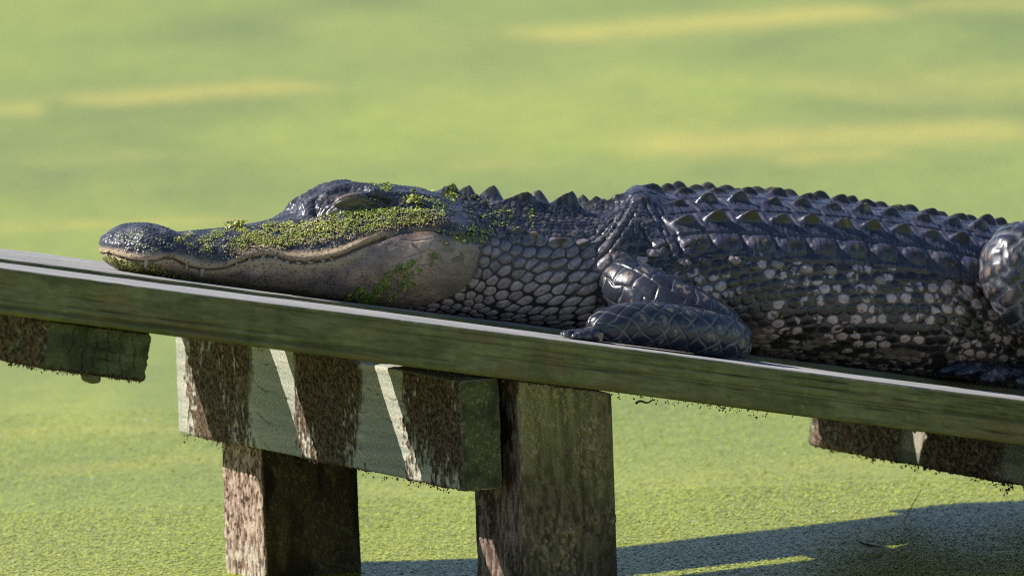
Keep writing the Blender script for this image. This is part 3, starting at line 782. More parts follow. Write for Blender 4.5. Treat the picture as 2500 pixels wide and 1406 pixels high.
# --- shoulder: bulge with folds running forward and down
stroke([(1560, 500), (1535, 540), (1505, 600), (1490, 665)], 44, 9.0, (BD.ravel() > 0) * 1.0)
stroke([(1550, 498), (1600, 500)], 22, 5.0, (BD.ravel() > 0) * 1.0)
for pts in ([(1540, 520), (1490, 580), (1420, 640), (1370, 700)], [(1545, 545), (1500, 600), (1440, 660), (1400, 720)], [(1500, 545), (1450, 590), (1400, 620)], [(1575, 520), (1620, 570), (1640, 640)], [(1590, 510), (1650, 570), (1675, 650)], [(1560, 560), (1600, 610), (1620, 660)]):
    stroke(pts, 4.0, -1.8, (BD.ravel() > 0) * 1.0)
disp += 1.6 * MM * (fold - .5) * flankf
disp *= smooth(0.0, .003, w_) * (u_ < 1.2) + (u_ >= 1.2) * 1.0
# nothing may sink through the planks
P2 = p_ + n_ * disp[:, None]
P2[:, 2] = np.maximum(P2[:, 2], 0.0008)

# --- pigment
col = np.tile(A3(.026, .027, .038), (len(p_), 1)); rough = np.full(len(p_), .30)
col = col * (.7 + .6 * NZ1)[:, None]
lt = lin(PX, lip_top)
# head: dark above, cream lip, grey jaw with cream edge
dark_head = mix3(A3(.030, .030, .040), A3(.075, .073, .088), smooth(.40, .75, NZ1))
cream = mix3(A3(.42, .30, .17), A3(.36, .27, .18), NZ1); greyj = mix3(A3(.165, .128, .122), A3(.36, .255, .195), smooth(.3, .7, NZ3)) * (.35 + 1.3 * NZ1)[:, None]
hcol = dark_head
lipm = smooth(-9, 8, PY - lt + 10 * (NZ1 - .5)) * smooth(975, 925, PX)
hcol = mix3(hcol, cream, lipm * (1 - .45 * smooth(.45, .7, NZ3) * smooth(330, 280, PX)))
m_ext = lin(PX, mouth + [(980, 566), (1040, 562), (1100, 568), (1165, 586), (1300, 600)])
joff = 18 * smooth(960, 840, PX)
jawm = smooth(-6 + 4 * (PX > 940), 22, PY - (m_ext + joff + (40 * (NZ3 - .5) + 16 * (NZ1 - .5)) * smooth(980, 880, PX)))
jawm = np.clip(jawm * smooth(430, 500, PX), 0, 1)
hcol = mix3(hcol, greyj, jawm)
low_c = smooth(40, 12, (w_ * 2690)) * smooth(380, 500, PX)
hcol = mix3(hcol, A3(.34, .25, .16), .75 * low_c)
back_c = np.exp(-(((PX - 1125) / 60) ** 2 + ((PY - 655) / 60) ** 2)); hcol = mix3(hcol, A3(.25, .195, .14) * 1.0, .6 * back_c)
hcol = mix3(hcol, A3(.05, .05, .05), .8 * smooth(.62, .68, fbm(np.stack([PX / 26, PY / 16, PX * 0], 1), 3, 404)) * np.exp(-(((PX - 1110) / 45) ** 2 + ((PY - 625) / 22) ** 2)))
# pores
po = cells(PX / 10.0, PY / 10.0, 61, .38, .5)
pm_ = smooth(.23, .14, po[0]) * (po[2] > .36) * (PY > lt) * (PX < 1010) * headm
pm_ = pm_ * (1 - .6 * smooth(800, 1000, PX))
hcol = hcol * (1 - .6 * crease)[:, None]
hcol = hcol * (1 - .88 * pm_)[:, None]
disp_p = pm_
slitc = np.exp(-(d_m / 3.2) ** 2) * (PX < 955)
hcol = mix3(hcol, A3(.035, .022, .012), .9 * slitc)
# mossy chin
moss = smooth(.32, .48, fbm(p_ * 170, 3, 505) + .14 * smooth(340, 300, PX)) * smooth(430, 340, PX + 2.2 * (650 - PY)) * smooth(0, 8, PY - m_y)
moss = np.maximum(moss, smooth(.5, .6, fbm(p_ * 140, 3, 506)) * smooth(38, 5, w_ * 2690) * smooth(900, 760, PX) * smooth(300, 350, PX) * .8)
moss = np.maximum(moss, .7 * smooth(.5, .6, fbm(p_ * 160, 3, 507)) * np.exp(-(d_m / 7) ** 2) * smooth(470, 430, PX) * smooth(350, 370, PX))
hcol = mix3(hcol, A3(.10, .105, .015), .85 * moss)
# eyelid
hcol = mix3(hcol, A3(.16, .115, .085), np.clip(1.3 * lid, 0, 1) * smooth(478, 484, PY)); hcol = mix3(hcol, A3(.07, .065, .03), lid * smooth(486, 492, PY))
hcol = mix3(hcol, A3(.07, .065, .03), .7 * under)
hcol = mix3(hcol, A3(.01, .008, .006), .8 * slit)
# brown stain over the jaw hinge
st = np.exp(-(pdist(PX, PY, [(890, 585), (960, 566), (1040, 556), (1090, 562)]) / 14) ** 2) * smooth(.35, .6, NZ1)
hcol = mix3(hcol, A3(.20, .13, .05), .8 * st * headm)
col = mix3(col, hcol, head)
rough = np.where(headm, .40 + .25 * lipm, rough)
# neck pebbles: grey, dark seams
nkc = mix3(A3(.165, .142, .162), A3(.40, .318, .285), smooth(600, 770, PY)); nkc = nkc * (.75 + .5 * nk[2])[:, None]
nkcol = mix3(A3(.040, .033, .030), nkc * (.6 + .8 * NZ2)[:, None], smooth(.10, .4, nk_p))
low_n = smooth(540, 620, PY)
col = mix3(col, nkcol, neckf * throat * low_n)
rough = rough + .12 * neckf * throat * low_n
# flank: some ovals pale
fsel = fl[2]
lowf = smooth(560, 700, PY)
pale_on = (fsel > (.94 - .47 * smooth(590, 720, PY) + .25 * (fbm(np.stack([PX / 90, PY / 60, PX * 0], 1), 2, 811) - .5))) * 1.0
part = smooth(.42, .56, fbm(p_ * 210, 3, 808) + .35 * (hash3(np.floor(fsel * 997), np.floor(fsel * 131), np.floor(fsel * 17)) - .3))
fcol = mix3(A3(.016, .016, .017), A3(.036, .034, .033), fl[2])
fcol = mix3(fcol, A3(.075, .066, .055), .75 * (1 - smooth(.05, .3, fl_p)))
fcol = mix3(fcol, mix3(A3(.36, .325, .31), A3(.46, .385, .32), smooth(700, 860, PY)) * (.75 + .5 * NZ2)[:, None], smooth(.25, .5, fl_p) * pale_on * part)
# blotches along the belly edge
bl = smooth(.52, .56, fbm(np.stack([u_ * 34, d_ * 60, v_ * 0], 1), 3, 606)) * smooth(.034, .018, w_) * (PX > 1800)
fcol = mix3(fcol, A3(.26, .22, .17), bl * .9)
kp = (hash3(np.floor(kb[2] * 991), np.floor(kb[2] * 77), np.floor(kb[2] * 7)) > .5) * smooth(.35, .6, knobs) * knobf
fcol = mix3(fcol, A3(.25, .22, .2), .8 * kp)
col = mix3(col, fcol * A3(1.12, .96, 1.04), flankf)
rough = np.where(flankf > .5, .40 - .14 * fl_p, rough)
# scutes: worn brownish crests; blue sky sheen put into the plate colour
ks = smooth(.35, .75, keel) * (1 - head)
col = mix3(col, A3(.062, .064, .112), .85 * scf * (1 - ks)) * (1 - scf[:, None] * (.45 - .9 * (stri[:, None] - .5)))
col = mix3(col, A3(.036, .030, .017), .85 * ks)
pk_ = fbm(p_ * 120, 2, 909)
col = mix3(col, A3(.14, .12, .10), .5 * nape * smooth(.62, .72, gn[2]) * smooth(.1, .4, gn[1] - gn[0]))
col = mix3(col, A3(.20, .15, .09), .8 * smooth(.66, .74, pk_) * smooth(.5, .8, keel) * (1 - head))
col = mix3(col, A3(.05, .05, .055), .5 * scf * groove)
rough = np.where(scf > .5, .30 + .25 * stri, rough)
mud = smooth(.52, .68, fbm(p_ * 55, 4, 1101) + .18 * (NZ2 - .5)) * (1 - head) * (1 - neckf * throat * low_n)
col = mix3(col, A3(.10, .095, .095), .16 * mud); rough = rough + .18 * mud
rough = np.clip(rough - .04 + .22 * (fbm(p_ * 300, 2, 1102) - .5), .14, .8)
col = col * (.82 + .36 * NZ2)[:, None]

# ---------------------------------------------------------------- limbs
limb_V = []; limb_F = []; limb_C = []; limb_R = []
base_count = len(p_)
def limb(path, ns, na, cell_s, cell_a, style, seed, flip=False, flat=None, hgt=1.5):
    """path: (px, py, v, radius) drawn from the side; a tapering tube with its own plates"""
    global base_count
    pts = []
    for (px, py, vv, r) in path:
        uu, ww = inv(px, py, vv); pts.append((uu, vv, ww, r))
    pts = np.array(pts)
    seg = np.concatenate([[0], np.cumsum(np.linalg.norm(np.diff(pts[:, :3], axis=0), axis=1))])
    s = np.linspace(0, seg[-1], ns)
    # smooth the skeleton
    Cc = np.stack([spl(s, np.stack([seg, pts[:, k]], 1)) for k in range(4)], 1)
    ker = np.hanning(max(3, ns // 9) | 1); ker /= ker.sum(); pad = len(ker) // 2
    for k in range(4):
        e = np.concatenate([np.full(pad, Cc[0, k]), Cc[:, k], np.full(pad, Cc[-1, k])]); Cc[:, k] = np.convolve(e, ker, 'valid')
    T = np.gradient(Cc[:, :3], axis=0); T /= np.linalg.norm(T, axis=1)[:, None]
    ref = np.array([0, -0.35, 1.0]); e1 = np.zeros_like(T); prev = ref
    for i in range(ns):
        prev = prev - (T[i] @ prev) * T[i]; prev = prev / np.linalg.norm(prev); e1[i] = prev
    e2 = np.cross(T, e1)
    a = np.linspace(0, 2 * math.pi, na, endpoint=False)
    rr = Cc[:, 3][:, None] * np.ones(na)[None, :]
    endr = np.sqrt(np.clip(1 - np.clip(1 - (seg[-1] - s) / np.maximum(Cc[:, 3], 1e-4), 0, 1) ** 2, 0, 1)); begr = np.sqrt(np.clip(1 - np.clip(1 - s / np.maximum(Cc[:, 3], 1e-4), 0, 1) ** 2, 0, 1))
    rr = rr * (endr * begr)[:, None].clip(.02)
    dirs = np.cos(a + math.pi)[None, :, None] * e1[:, None, :] + np.sin(a + math.pi)[None, :, None] * e2[:, None, :]
    if flat is not None: dirs = dirs * np.array([1, 1, flat])
    Pb = Cc[:, None, :3] + dirs * rr[..., None]
    S = np.repeat(s[:, None], na, 1).ravel(); Aa = np.repeat((a[None, :]), ns, 0).ravel()
    rm = float(np.mean(Cc[:, 3]))
    x = S / cell_s; y = Aa / (2 * math.pi) * max(4, round(2 * math.pi * rm / cell_a))
    nrow = max(4, 2 * round(math.pi * rm / cell_a))
    y = Aa / (2 * math.pi) * nrow
    Pw = Pb.reshape(-1, 3); wx = 0.30 * (fbm(Pw * 60, 2, seed + 21) - .5) * 2; wy = 0.22 * (fbm(Pw * 60, 2, seed + 22) - .5) * 2
    if style == 'diamond': qa, qb = (x + y) * .72 + wx, (x - y) * .72 + wy
    elif style == 'plate': qb = y + wy; qa = x + .5 * np.mod(np.floor(qb), 2) + .3 * np.sin(Aa) + wx
    elif style == 'side':
        qb = (-Pw[:, 0] * .62 + Pw[:, 2] * .78 + .3 * Pw[:, 1]) / .0155 + wy; qa = (Pw[:, 0] * .78 + Pw[:, 2] * .62) / .0185 + .5 * np.mod(np.floor(qb), 2) + wx
    if style in ('diamond', 'plate', 'side'):
        ia, ib = np.floor(qa), np.floor(qb); fa, fb = qa - ia, qb - ib
        ea = np.minimum(fa, 1 - fa); eb = np.minimum(fb, 1 - fb); edge = np.minimum(ea, eb)
        c = (np.hypot(fa - .5, fb - .5), np.hypot(fa - .5, fb - .5) + edge * 1.3, hash3(ia, ib, ia * 0, seed), fa - .5, fb - .5)
        sw = 1.9 if style == 'side' else 1.15
        seam_a = smooth(.062 * sw, .022 * sw, edge if style in ('diamond', 'side') else ea) * (.35 + .65 * smooth(.35, .6, fbm(Pw * 130, 2, seed + 23)))
    else:
        c = cells(x, y, seed, .25, .5); seam_a = np.zeros(len(x))
    pl = smooth(.0, .20 if style == 'side' else .10, c[1] - c[0])
    nn = dirs.reshape(-1, 3); nn = nn / np.maximum(np.linalg.norm(nn, axis=1), 1e-9)[:, None]
    Pl = Pb.reshape(-1, 3)
    nz = fbm(Pl * 200, 2, seed + 3)
    h = hgt * MM * (pl * (1 - .3 * (c[0] / .6) ** 2) - .6) + .5 * MM * (nz - .5)
    Pl = Pl + nn * h[:, None]
    Pl[:, 2] = np.maximum(Pl[:, 2], .0012)
    dk = mix3(A3(.012, .013, .022), A3(.032, .032, .045), c[2])
    light = np.clip(nn @ np.array([0, 0, -1.0]) * .8 + .1, 0, 1)         # paler skin below
    spot = (c[2] > .60) * smooth(.34, .20, c[0]) * smooth(.4, .55, fbm(Pl * 260, 2, seed + 9))
    cc = mix3(dk, A3(.20, .155, .115), .8 * spot)
    cc = mix3(cc, A3(.006, .006, .008), .8 * (1 - smooth(0.0, .09, c[1] - c[0])) * (.55 if style == 'diamond' else 1.0))
    cc = mix3(cc, A3(.19, .19, .20), .68 * seam_a)
    cc = cc * (.7 + .6 * fbm(Pl * 420, 2, seed + 31))[:, None]
    F = grid_faces(ns, na, True)
    Pl[:na] = Pl[:na].mean(0) * .9 + Pl[:na] * .1; Pl[-na:] = Pl[-na:].mean(0) * .95 + Pl[-na:] * .05
    caps = [np.arange(na)[::-1], (ns - 1) * na + np.arange(na)]
    for side in ((1, -1) if flip else (1,)):
        Q = Pl.copy(); Ff = F
        if side < 0:
            Q[:, 1] *= -1; Ff = F[:, ::-1]
            if path[0][0] > 2200 or path[-1][0] > 2200: Q[:, 1] += .03; Q[:, 2] *= .62  # far hind leg splayed to block gap sunlight, lowered out of sight
        limb_V.append(Q); limb_F.append(Ff + base_count); limb_C.append(cc); limb_R.append(np.where(pl > .5, .17 + .20 * nz, .5)); base_count += len(Q)
    return Cc
# fore leg: upper arm back to the elbow, forearm forward along the front plank, hand
limb([(1490, 672, -.066, .020), (1535, 705, -.100, .0265), (1605, 740, -.128, .0285), (1690, 780, -.148, .0275), (1765, 818, -.160, .0240), (1812, 846, -.167, .0185)], 200, 200, .0175, .0155, 'plate', 71, True, hgt=1.7)
limb([(1810, 842, -.166, .0195), (1770, 829, -.180, .0215), (1690, 812, -.192, .0225), (1600, 798, -.197, .0225), (1530, 795, -.199, .0205), (1470, 803, -.199, .0165), (1430, 813, -.197, .0125)], 220, 190, .0140, .0120, 'diamond', 72, True, hgt=1.3)
for k, (dx, dy, vv) in enumerate(((-8, 0, -.214), (-30, -3, -.205), (-36, -4, -.193), (-30, -5, -.181), (-12, -6, -.170))):
    limb([(1462, 812, -.197 + (vv + .193) * .3, .008), (1440 + dx * .4, 820 + dy * .5, vv, .0062), (1418 + dx, 822 + dy, vv * 1.01, .0045), (1404 + dx, 824 + dy, vv * 1.02, .0030)], 50, 36, .007, .006, 'diamond', 80 + k, True, hgt=.8)
# hind leg: thigh forward to the knee, shank back down, foot forward on the planks
limb([(2800, 760, -.060, .036), (2690, 700, -.095, .040), (2590, 655, -.122, .041), (2515, 640, -.140, .0385), (2484, 652, -.148, .0365), (2492, 690, -.151, .0345), (2530, 745, -.152, .031), (2590, 820, -.148, .025), (2655, 895, -.142, .017)], 300, 210, .0115, .0140, 'side', 91, True, hgt=2.2)
limb([(2660, 902, -.142, .017), (2560, 912, -.132, .0125), (2480, 911, -.125, .0105), (2430, 908, -.120, .009)], 90, 70, .009, .008, 'round', 93, True, flat=.75, hgt=1.0)
for k, (tx, ty, vv, bx) in enumerate(((2292, 908, -.100, 2440), (2330, 914, -.116, 2440), (2390, 925, -.138, 2470), (2478, 932, -.165, 2540))):
    limb([(bx, 909, vv * .95 - .006, .0085), (bx * .5 + tx * .5, ty - 9, vv, .0078), (tx + 25, ty - 4, vv, .0055), (tx, ty, vv, .0028)], 90, 40, .0075, .006, 'round', 95 + k, True, hgt=.8)

allV = np.concatenate([P2] + limb_V); allC = np.concatenate([col] + limb_C); allR = np.concatenate([rough] + limb_R)
wv = GA(allV[:, 0], allV[:, 1], allV[:, 2])
ORI = GA(0.5, 0.0, 0.0)
gator = empty('alligator', tuple(ORI), 'black alligator resting on the ramp with its chin on the planks, duckweed on its snout', 'alligator')
bpy.context.view_layer.update()
body_faces = grid_faces(shape2[0], shape2[1], True)
faces = [body_faces] + limb_F
bo = mesh_obj('body', wv, np.concatenate(faces), M_SKIN, col=allC, extra={'rough': allR})
adopt(bo, gator)

# teeth: cones hanging from the upper lip, each its own part
wN = n_ @ np.stack([B, N, U])
near_sel = np.where((BD.ravel() > 0) & (PX < 960) & bodyf)[0]
def surf(px, py):
    k = near_sel[np.argmin((PX[near_sel] - px) ** 2 + (PY[near_sel] - py) ** 2)]
    return k
for (px, py, L, wd) in ((357, 640, 18, 10), (457, 649, 11, 8), (494, 660, 19, 12), (577, 645, 11, 7), (609, 632, 8, 7), (643, 626, 8, 9), (674, 628, 9, 10), (702, 638, 6, 10), (730, 641, 6, 15), (758, 640, 6, 15), (789, 636, 6, 12), (809, 631, 5, 10)):
    k = surf(px, py)
    c0 = GA(*P2[k]); nn = wN[k]; dn = -U * .96 + nn * .08; dn /= np.linalg.norm(dn)
    e1 = np.cross(dn, nn); e1 /= np.linalg.norm(e1); e2 = np.cross(dn, e1)
    Lm = L / 2690.0; r = wd / 2690.0 * .5
    c0 = c0 + nn * (0.0012)
    ts = np.array([-.25, 0, .3, .6, .85, 1.0]); rs = np.array([.9, 1, .86, .6, .3, .03]) * r
    ang = np.arange(10) / 10 * 2 * math.pi
    V = np.concatenate([(c0 + dn * (t * Lm) + nn * (-.0006 * t))[None, :] + rr * (np.cos(ang)[:, None] * e1 + np.sin(ang)[:, None] * e2 * .7) for t, rr in zip(ts, rs)])
    o = mesh_obj('tooth', V, grid_faces(len(ts), 10, True), M_TOOTH); adopt(o, gator)

# the half closed eye: lid above, dull lower rim
k = surf(860, 489)
nn = wN[k] * .75 - N * .6; nn /= np.linalg.norm(nn)
ax1 = B + U * .13; ax1 -= nn * (ax1 @ nn); ax1 /= np.linalg.norm(ax1); ax2 = np.cross(nn, ax1); ax2 = ax2 if ax2 @ U > 0 else -ax2
th = np.linspace(0, math.pi, 41); ph = np.linspace(0, 2 * math.pi, 72, endpoint=False)
T_, P_ = np.meshgrid(th, ph, indexing='ij')
ex_, ey_, ez_ = np.cos(T_), np.sin(T_) * np.sin(P_), np.sin(T_) * np.cos(P_)      # along, up, out
wrk = .09 * np.sin(ey_ * 22 + ex_ * 3 + 2 * np.sin(ex_ * 5)) * (ey_ > .22) - .16 * np.exp(-((ey_ - .12 - .25 * (1 - ex_ ** 2) + .2) / .07) ** 2)
V = GA(*P2[k]) - nn * .0042 + (ax1[None, None] * (ex_ * .0165)[..., None] + ax2[None, None] * (ey_ * .0068 * (1 + wrk))[..., None] + nn[None, None] * (ez_ * .0088 * (1 + wrk))[..., None])
line = ey_ - .17 * (1 - ex_ ** 2)
ce = mix3(A3(.07, .062, .03), A3(.13, .098, .082), smooth(-.04, .06, line.ravel()))
ce = mix3(ce, A3(.012, .010, .008), np.exp(-((line.ravel() + .04) / .07) ** 2) * .9)
ce = mix3(ce, A3(.24, .20, .10), smooth(-.55, -.8, ey_.ravel()) * .6) * (.7 + .6 * fbm(V.reshape(-1, 3) * 600, 2, 66))[:, None]
o = mesh_obj('eyelid', V.reshape(-1, 3), grid_faces(41, 72, True), M_SKIN, col=ce, extra={'rough': np.full(V.size // 3, .4)}); adopt(o, gator)
o['label'] = 'half closed brown eyelid'

# claws of the fore foot
for (px, py, vv, tx, ty) in ((1462, 818, -.222, 1468, 842),):
    a = GA(*[inv(px, py, vv)[0], vv, inv(px, py, vv)[1]]); q = inv(tx, ty, vv - .004); b_ = GA(q[0], vv - .004, max(q[1], .001))
    d = b_ - a; L = np.linalg.norm(d); d /= L; e1 = np.cross(d, U); e1 /= np.linalg.norm(e1); e2 = np.cross(d, e1)
    ts = np.linspace(0, 1, 6); ang = np.arange(10) / 10 * 2 * math.pi
    V = np.concatenate([(a + d * L * t + U * .002 * math.sin(math.pi * t))[None, :] + .0048 * (1 - t) ** .7 * (np.cos(ang)[:, None] * e1 + np.sin(ang)[:, None] * e2) + 1e-5 for t in ts])
    o = mesh_obj('claw', V, grid_faces(len(ts), 10, True), M_CLAW); adopt(o, gator)

# ------------------------------------------------------------------ duckweed stuck to the alligator
def inside(px, py, poly):
    r = np.zeros(px.shape, bool); n = len(poly)
    for i in range(n):
        x0, y0 = poly[i]; x1, y1 = poly[(i + 1) % n]
        if y0 == y1: continue
        c = ((y0 > py) != (y1 > py)) & (px < (x1 - x0) * (py - y0) / (y1 - y0) + x0)
        r ^= c
    return r
def leaves(P, Nn, sizes, cols, lift, tilt):
    cnt = len(P); k = 6
    a = np.cross(Nn, np.array([.3, .5, .8])); a /= np.linalg.norm(a, axis=1)[:, None]; b = np.cross(Nn, a)
    t1 = rng.normal(0, tilt, cnt)[:, None]; t2 = rng.normal(0, tilt, cnt)[:, None]
    a2 = a + Nn * t1; b2 = b + Nn * t2
    rot = rng.uniform(0, 6.28, cnt)[:, None]
    ex = a2 * np.cos(rot) + b2 * np.sin(rot); ey = -a2 * np.sin(rot) + b2 * np.cos(rot)
    el = rng.uniform(.55, .95, cnt)
    ang = np.arange(k) / k * 2 * math.pi
    V = P[:, None, :] + Nn[:, None, :] * lift[:, None, None] + (np.cos(ang)[None, :, None] * ex[:, None, :] * sizes[:, None, None] + np.sin(ang)[None, :, None] * ey[:, None, :] * (sizes * el)[:, None, None])
    ctr = P + Nn * (lift + sizes * .25)[:, None]
    Vall = np.concatenate([V, ctr[:, None, :]], 1).reshape(-1, 3)
    i0 = (np.arange(cnt) * (k + 1))[:, None]
    F = np.stack([np.concatenate([i0 + j, i0 + (j + 1) % k, i0 + k], 1) for j in range(k)], 1).reshape(-1, 3)
    return Vall, F, np.repeat(cols, k + 1, 0)
WP = GA(P2[:, 0], P2[:, 1], P2[:, 2])
def grow(dens, total, smin, smax, palette, layer, tilt, seed):
    r = np.random.default_rng(seed)
    pr = dens / dens.sum()
    k = r.choice(len(pr), total, p=pr)
    Nn = wN[k]; Nn = Nn * .6 + U * .4; Nn /= np.linalg.norm(Nn, axis=1)[:, None]
    pal = np.array([c for c, _ in palette]); pw = np.array([w for _, w in palette]); pw = pw / pw.sum()
    cc = pal[r.choice(len(pal), total, p=pw)] * r.uniform(.7, 1.25, total)[:, None]
    sz = r.uniform(smin, smax, total) * np.where(r.uniform(0, 1, total) < .06, 1.7, 1)
    return leaves(WP[k] + r.normal(0, .0006, (total, 3)), Nn, sz, cc, r.uniform(.0002, layer, total), tilt)
area = (BD.ravel() >= -.004) & bodyf
patch = fbm(np.stack([PX / 22, PY / 14, PX * 0], 1), 3, 700)
band_top = lin(PX, [(420, 580), (470, 571), (540, 563), (600, 558), (650, 548), (700, 543), (760, 539), (820, 529), (880, 522), (940, 514), (1030, 508), (1080, 525)])
band_bot = lin(PX, [(420, 592), (470, 606), (520, 622), (570, 622), (620, 608), (700, 600), (780, 592), (850, 578), (920, 562), (1000, 548), (1080, 545)])
inb = smooth(-4, 6, PY - band_top) * smooth(5, -6, PY - band_bot) * (PX > 425) * (PX < 1085) * area
main = inb * smooth(.38, .52, patch + .13 * smooth(560, 700, PX) * smooth(1060, 980, PX))
GREEN = [((.28, .33, .05), 5), ((.38, .41, .08), 4), ((.15, .20, .035), 3), ((.46, .42, .10), 3), ((.42, .34, .24), 2), ((.50, .46, .36), 1)]
DRY = [((.36, .26, .17), 4), ((.45, .36, .26), 3), ((.24, .26, .07), 2), ((.16, .10, .06), 2)]
DARKG = [((.10, .15, .02), 3), ((.17, .22, .03), 3), ((.26, .30, .05), 1)]
cl = []
cl.append(grow(main * smooth(560, 640, PX) * (.35 + .65 * smooth(10, 30, PY - band_top + 30)), 6200, .00048, .00105, GREEN, .0013, .24, 1))
cl.append(grow(main * smooth(660, 600, PX), 1500, .0004, .0010, GREEN, .0012, .3, 2))
low = np.exp(-((PY - band_bot + 2) / 9) ** 2) * (PX > 560) * (PX < 1090) * area
cl.append(grow(low, 1900, .0004, .0009, DRY, .0010, .3, 3))
sn = smooth(.50, .60, patch) * (PX < 620) * (PX > 290) * smooth(0, -6, PY - lin(PX, lip_top)) * area * smooth(560, 575, PY)
cl.append(grow(sn, 1500, .00035, .0008, [((.42, .42, .40), 3), ((.3, .34, .12), 3), ((.15, .15, .12), 2)], .0006, .3, 4))
skull = smooth(.48, .60, patch) * (PX > 900) * (PX < 1090) * smooth(520, 500, PY) * area
cl.append(grow(skull, 620, .0005, .0011, GREEN[:3] + DARKG, .0014, .5, 5))
ear = np.exp(-(((PX - 1012) / 14) ** 2 + ((PY - 498) / 10) ** 2)) * area
cl.append(grow(ear, 90, .0009, .0017, GREEN[:4], .004, .6, 6))
eyeb = smooth(.4, .6, patch) * np.exp(-(pdist(PX, PY, [(800, 522), (860, 522), (920, 510), (970, 512)]) / 9) ** 2) * area
cl.append(grow(eyeb, 420, .0006, .0014, DARKG, .0012, .4, 7))
jawp = inside(PX, PY, [(800, 748), (930, 752), (985, 705), (1060, 655), (1065, 612), (1020, 620), (960, 655), (890, 690), (850, 720)]) * area * smooth(.47, .56, fbm(np.stack([PX / 16, PY / 16, PX * 0], 1), 3, 701))
cl.append(grow(jawp * 1.0, 900, .0007, .0016, DARKG, .0012, .4, 8))
chin = (moss > .4) * area * (PX < 470) * (PY > m_y)
cl.append(grow(chin * 1.0, 900, .0004, .0010, [((.13, .13, .02), 3), ((.22, .22, .04), 2), ((.30, .30, .06), 1)], .0012, .5, 9))
nb = smooth(.58, .66, patch) * (PX > 1050) * (PX < 1300) * (PY < 570) * area
cl.append(grow(nb, 420, .0006, .0014, GREEN[:3] + DARKG[:1], .001, .3, 10))
sp1 = np.exp(-(((PX - 1112) / 14) ** 2 + ((PY - 452) / 12) ** 2)) * bodyf
cl.append(grow(sp1, 130, .0009, .0017, GREEN[:4], .003, .6, 11))
hinge = np.exp(-(((PX - 1140) / 35) ** 2 + ((PY - 575) / 16) ** 2)) * area
cl.append(grow(hinge, 130, .0008, .0018, DARKG, .001, .4, 12))
body_few = smooth(.70, .74, patch) * (PX > 1180) * (PX < 2450) * area
cl.append(grow(body_few, 60, .0008, .0016, GREEN[:3], .0008, .3, 13))
clump = np.exp(-(((PXM - 572) / 14) ** 2)) * (np.abs(v_) < .012) * (w_ > .02)
cl.append(grow(clump * 1.0, 170, .0008, .0016, GREEN[:4] + DRY[:1], .006, .6, 14))
Vv = []; Ff = []; Cc = []; k0 = 0
for a, f, c in cl: Vv.append(a); Ff.append(f + k0); Cc.append(c); k0 += len(a)
o = mesh_obj('duckweed_clumps', np.concatenate(Vv), np.concatenate(Ff), M_LEAF, col=np.concatenate(Cc), shade=False)
tag(o, 'bright duckweed leaves stuck to the alligator snout, cheek and neck', 'duckweed', kind='stuff')

# ------------------------------------------------------------------ crumbs of dried algae hanging under the timbers
def crumbs(pos, size, cols, name, label=None):
    cnt = len(pos)
    base = np.array([[1, 0, 0], [-1, 0, 0], [0, 1, 0], [0, -1, 0], [0, 0, 1], [0, 0, -1]], float)
    F0 = np.array([[0, 2, 4], [2, 1, 4], [1, 3, 4], [3, 0, 4], [2, 0, 5], [1, 2, 5], [3, 1, 5], [0, 3, 5]])
    V = base[None] * rng.uniform(.3, 1.2, (cnt, 6, 1)) * size[:, None, None] * np.array([1, 1, 1.3]) + rng.normal(0, .2, (cnt, 6, 3)) * size[:, None, None] + pos[:, None, :]
    F = (F0[None] + (np.arange(cnt) * 6)[:, None, None]).reshape(-1, 3)
    o = mesh_obj(name, V.reshape(-1, 3), F, M_BIT, col=np.repeat(cols, 6, 0), shade=False)
    adopt(o, ramp); o['kind'] = 'stuff'
    if label: o['label'] = label
    return o
def edge_line(P0, P1, cnt, drop, spread, seed):
    r = np.random.default_rng(seed)
    t = r.uniform(0, 1, cnt)
    den = fbm(np.stack([t * 40 * np.linalg.norm(P1 - P0) / .5, t * 0, t * 0], 1), 3, seed)
    keep = den > .42
    t = t[keep]
    p = P0 + (P1 - P0) * t[:, None] + r.normal(0, spread, (len(t), 3)) - Z * (np.abs(r.normal(0, drop, len(t))) * (.4 + den[keep]))[:, None]
    return p
def UN(u, nn, w): return O + B * u + N * nn + U * w
ps = [edge_line(UN(.02, .002, -PL_T), UN(.20, .002, -PL_T), 100, .0008, .0012, 1), edge_line(UN(.34, .002, -PL_T), UN(.62, .002, -PL_T), 90, .0007, .0012, 2),
      edge_line(UN(.445, .002, -PL_T), UN(.62, .003, -PL_T), 95, .0024, .0012, 3), edge_line(UN(.62, .002, -PL_T), UN(1.05, .003, -PL_T), 70, .0007, .0008, 4)]
p = np.concatenate(ps); crumbs(p, rng.uniform(.0004, .0013, len(p)), A3(.11, .09, .04) * rng.uniform(.5, 1.8, (len(p), 1)), 'algae_fringe', 'crumbs of dried algae under the front plank edge')
ps = [edge_line(JP + N * a, JP + N * b, c, .0022, .001, 10 + k) for k, (a, b, c) in enumerate(((0, .585, 150), (.03, .12, 60), (.5, .585, 30)))]
p = np.concatenate(ps); crumbs(p, rng.uniform(.0004, .0013, len(p)), A3(.10, .07, .04) * rng.uniform(.5, 1.8, (len(p), 1)), 'algae_fringe', 'crumbs of dried algae under the joist')
q1 = UN(u1 + .1, .012, -PL_T - .042); q0 = UN(u1, .012, -PL_T - .042); q2 = UN(u2, .02, -PL_T - .042); q3 = UN(u2, .60, -PL_T - .042); q4 = UN(u1, .2, -PL_T - .042)
ps = [edge_line(q0, q1, 260, .0012, .001, 20), edge_line(q0, q4, 260, .002, .0012, 23), edge_line(q2, q3, 340, .0022, .0014, 21), edge_line(q2 + N * .06, q2 + N * .2, 260, .005, .0016, 22)]
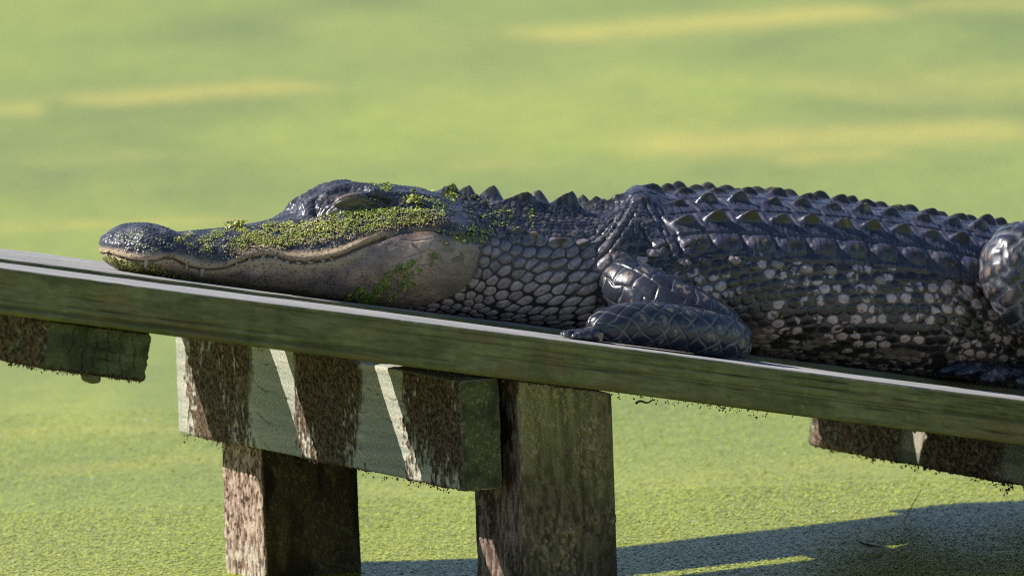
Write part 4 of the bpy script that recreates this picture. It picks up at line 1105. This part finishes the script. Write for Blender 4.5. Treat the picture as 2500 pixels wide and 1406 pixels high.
p = np.concatenate(ps); crumbs(p, rng.uniform(.0005, .0016, len(p)), A3(.10, .07, .04) * rng.uniform(.4, 1.8, (len(p), 1)), 'algae_fringe', 'shaggy crumbs of dried algae under the cleats')

# ------------------------------------------------------------------ small loose things
def tube(name, pts, rads, mat, label, cat, na=8):
    pts = np.array(pts); V = []
    T = np.gradient(pts, axis=0); T /= np.linalg.norm(T, axis=1)[:, None]
    for q, t, r in zip(pts, T, rads):
        e1 = np.cross(t, [.2, .9, .3]); e1 /= np.linalg.norm(e1); e2 = np.cross(t, e1)
        a = np.arange(na) / na * 2 * math.pi
        V.append(q + r * (np.cos(a)[:, None] * e1 + np.sin(a)[:, None] * e2))
    o = mesh_obj(name, np.concatenate(V), grid_faces(len(pts), na, True), mat)
    return tag(o, label, cat)
a = hit(1553, 984, O, N); b_ = hit(1594, 977, O + N * .01, N)
tube('twig', [a + (b_ - a) * t + Z * .0014 * math.sin(7 * t) for t in np.linspace(0, 1, 9)], np.linspace(.0012, .0006, 9), M_TWIG, 'tiny dark twig caught under the front plank right of the near post', 'twig')
c = pond_at(2130, 1345)
tube('floating_twig', [c + np.array([dx, dy, .004 + dz]) for dx, dy, dz in ((-.014, .02, .004), (-.01, .01, .003), (-.003, .004, .001), (.002, .0, .001), (.006, -.002, .0), (.009, -.001, 0))], [.0004, .0008, .0011, .0008, .0005, .0003], M_TWIG, 'dark twig floating in the shaded duckweed at lower right', 'twig')
c = pond_at(2205, 1275)
tube('grass_stem', [c + np.array([.002 * t * t + .016 * t, 0, .03 * t]) for t in np.linspace(0, 1, 8)], np.linspace(.0006, .0003, 8), M_DEAD, 'thin dry grass stem standing at the shadow edge on the pond', 'stem')
ang = np.linspace(0, 2 * math.pi, 14, endpoint=False)
# knob hanging under the left cleat
c = UN(u1 + .052, .02, -PL_T - .044)
rs = [(.0, .008), (.3, .0088), (.6, .0085), (.85, .0065), (1.0, .002)]
V = np.concatenate([c - U * (.0075 * t) + np.stack([np.cos(ang), np.sin(ang)], 1) @ np.stack([B, N]) * (r * (1 + .12 * np.sin(3 * ang + t)))[:, None] for t, r in rs])
o = mesh_obj('bolt_cap', V, grid_faces(len(rs), 14, True), M_BIT, col=np.tile(A3(.16, .14, .07), (len(V), 1))); adopt(o, ramp)
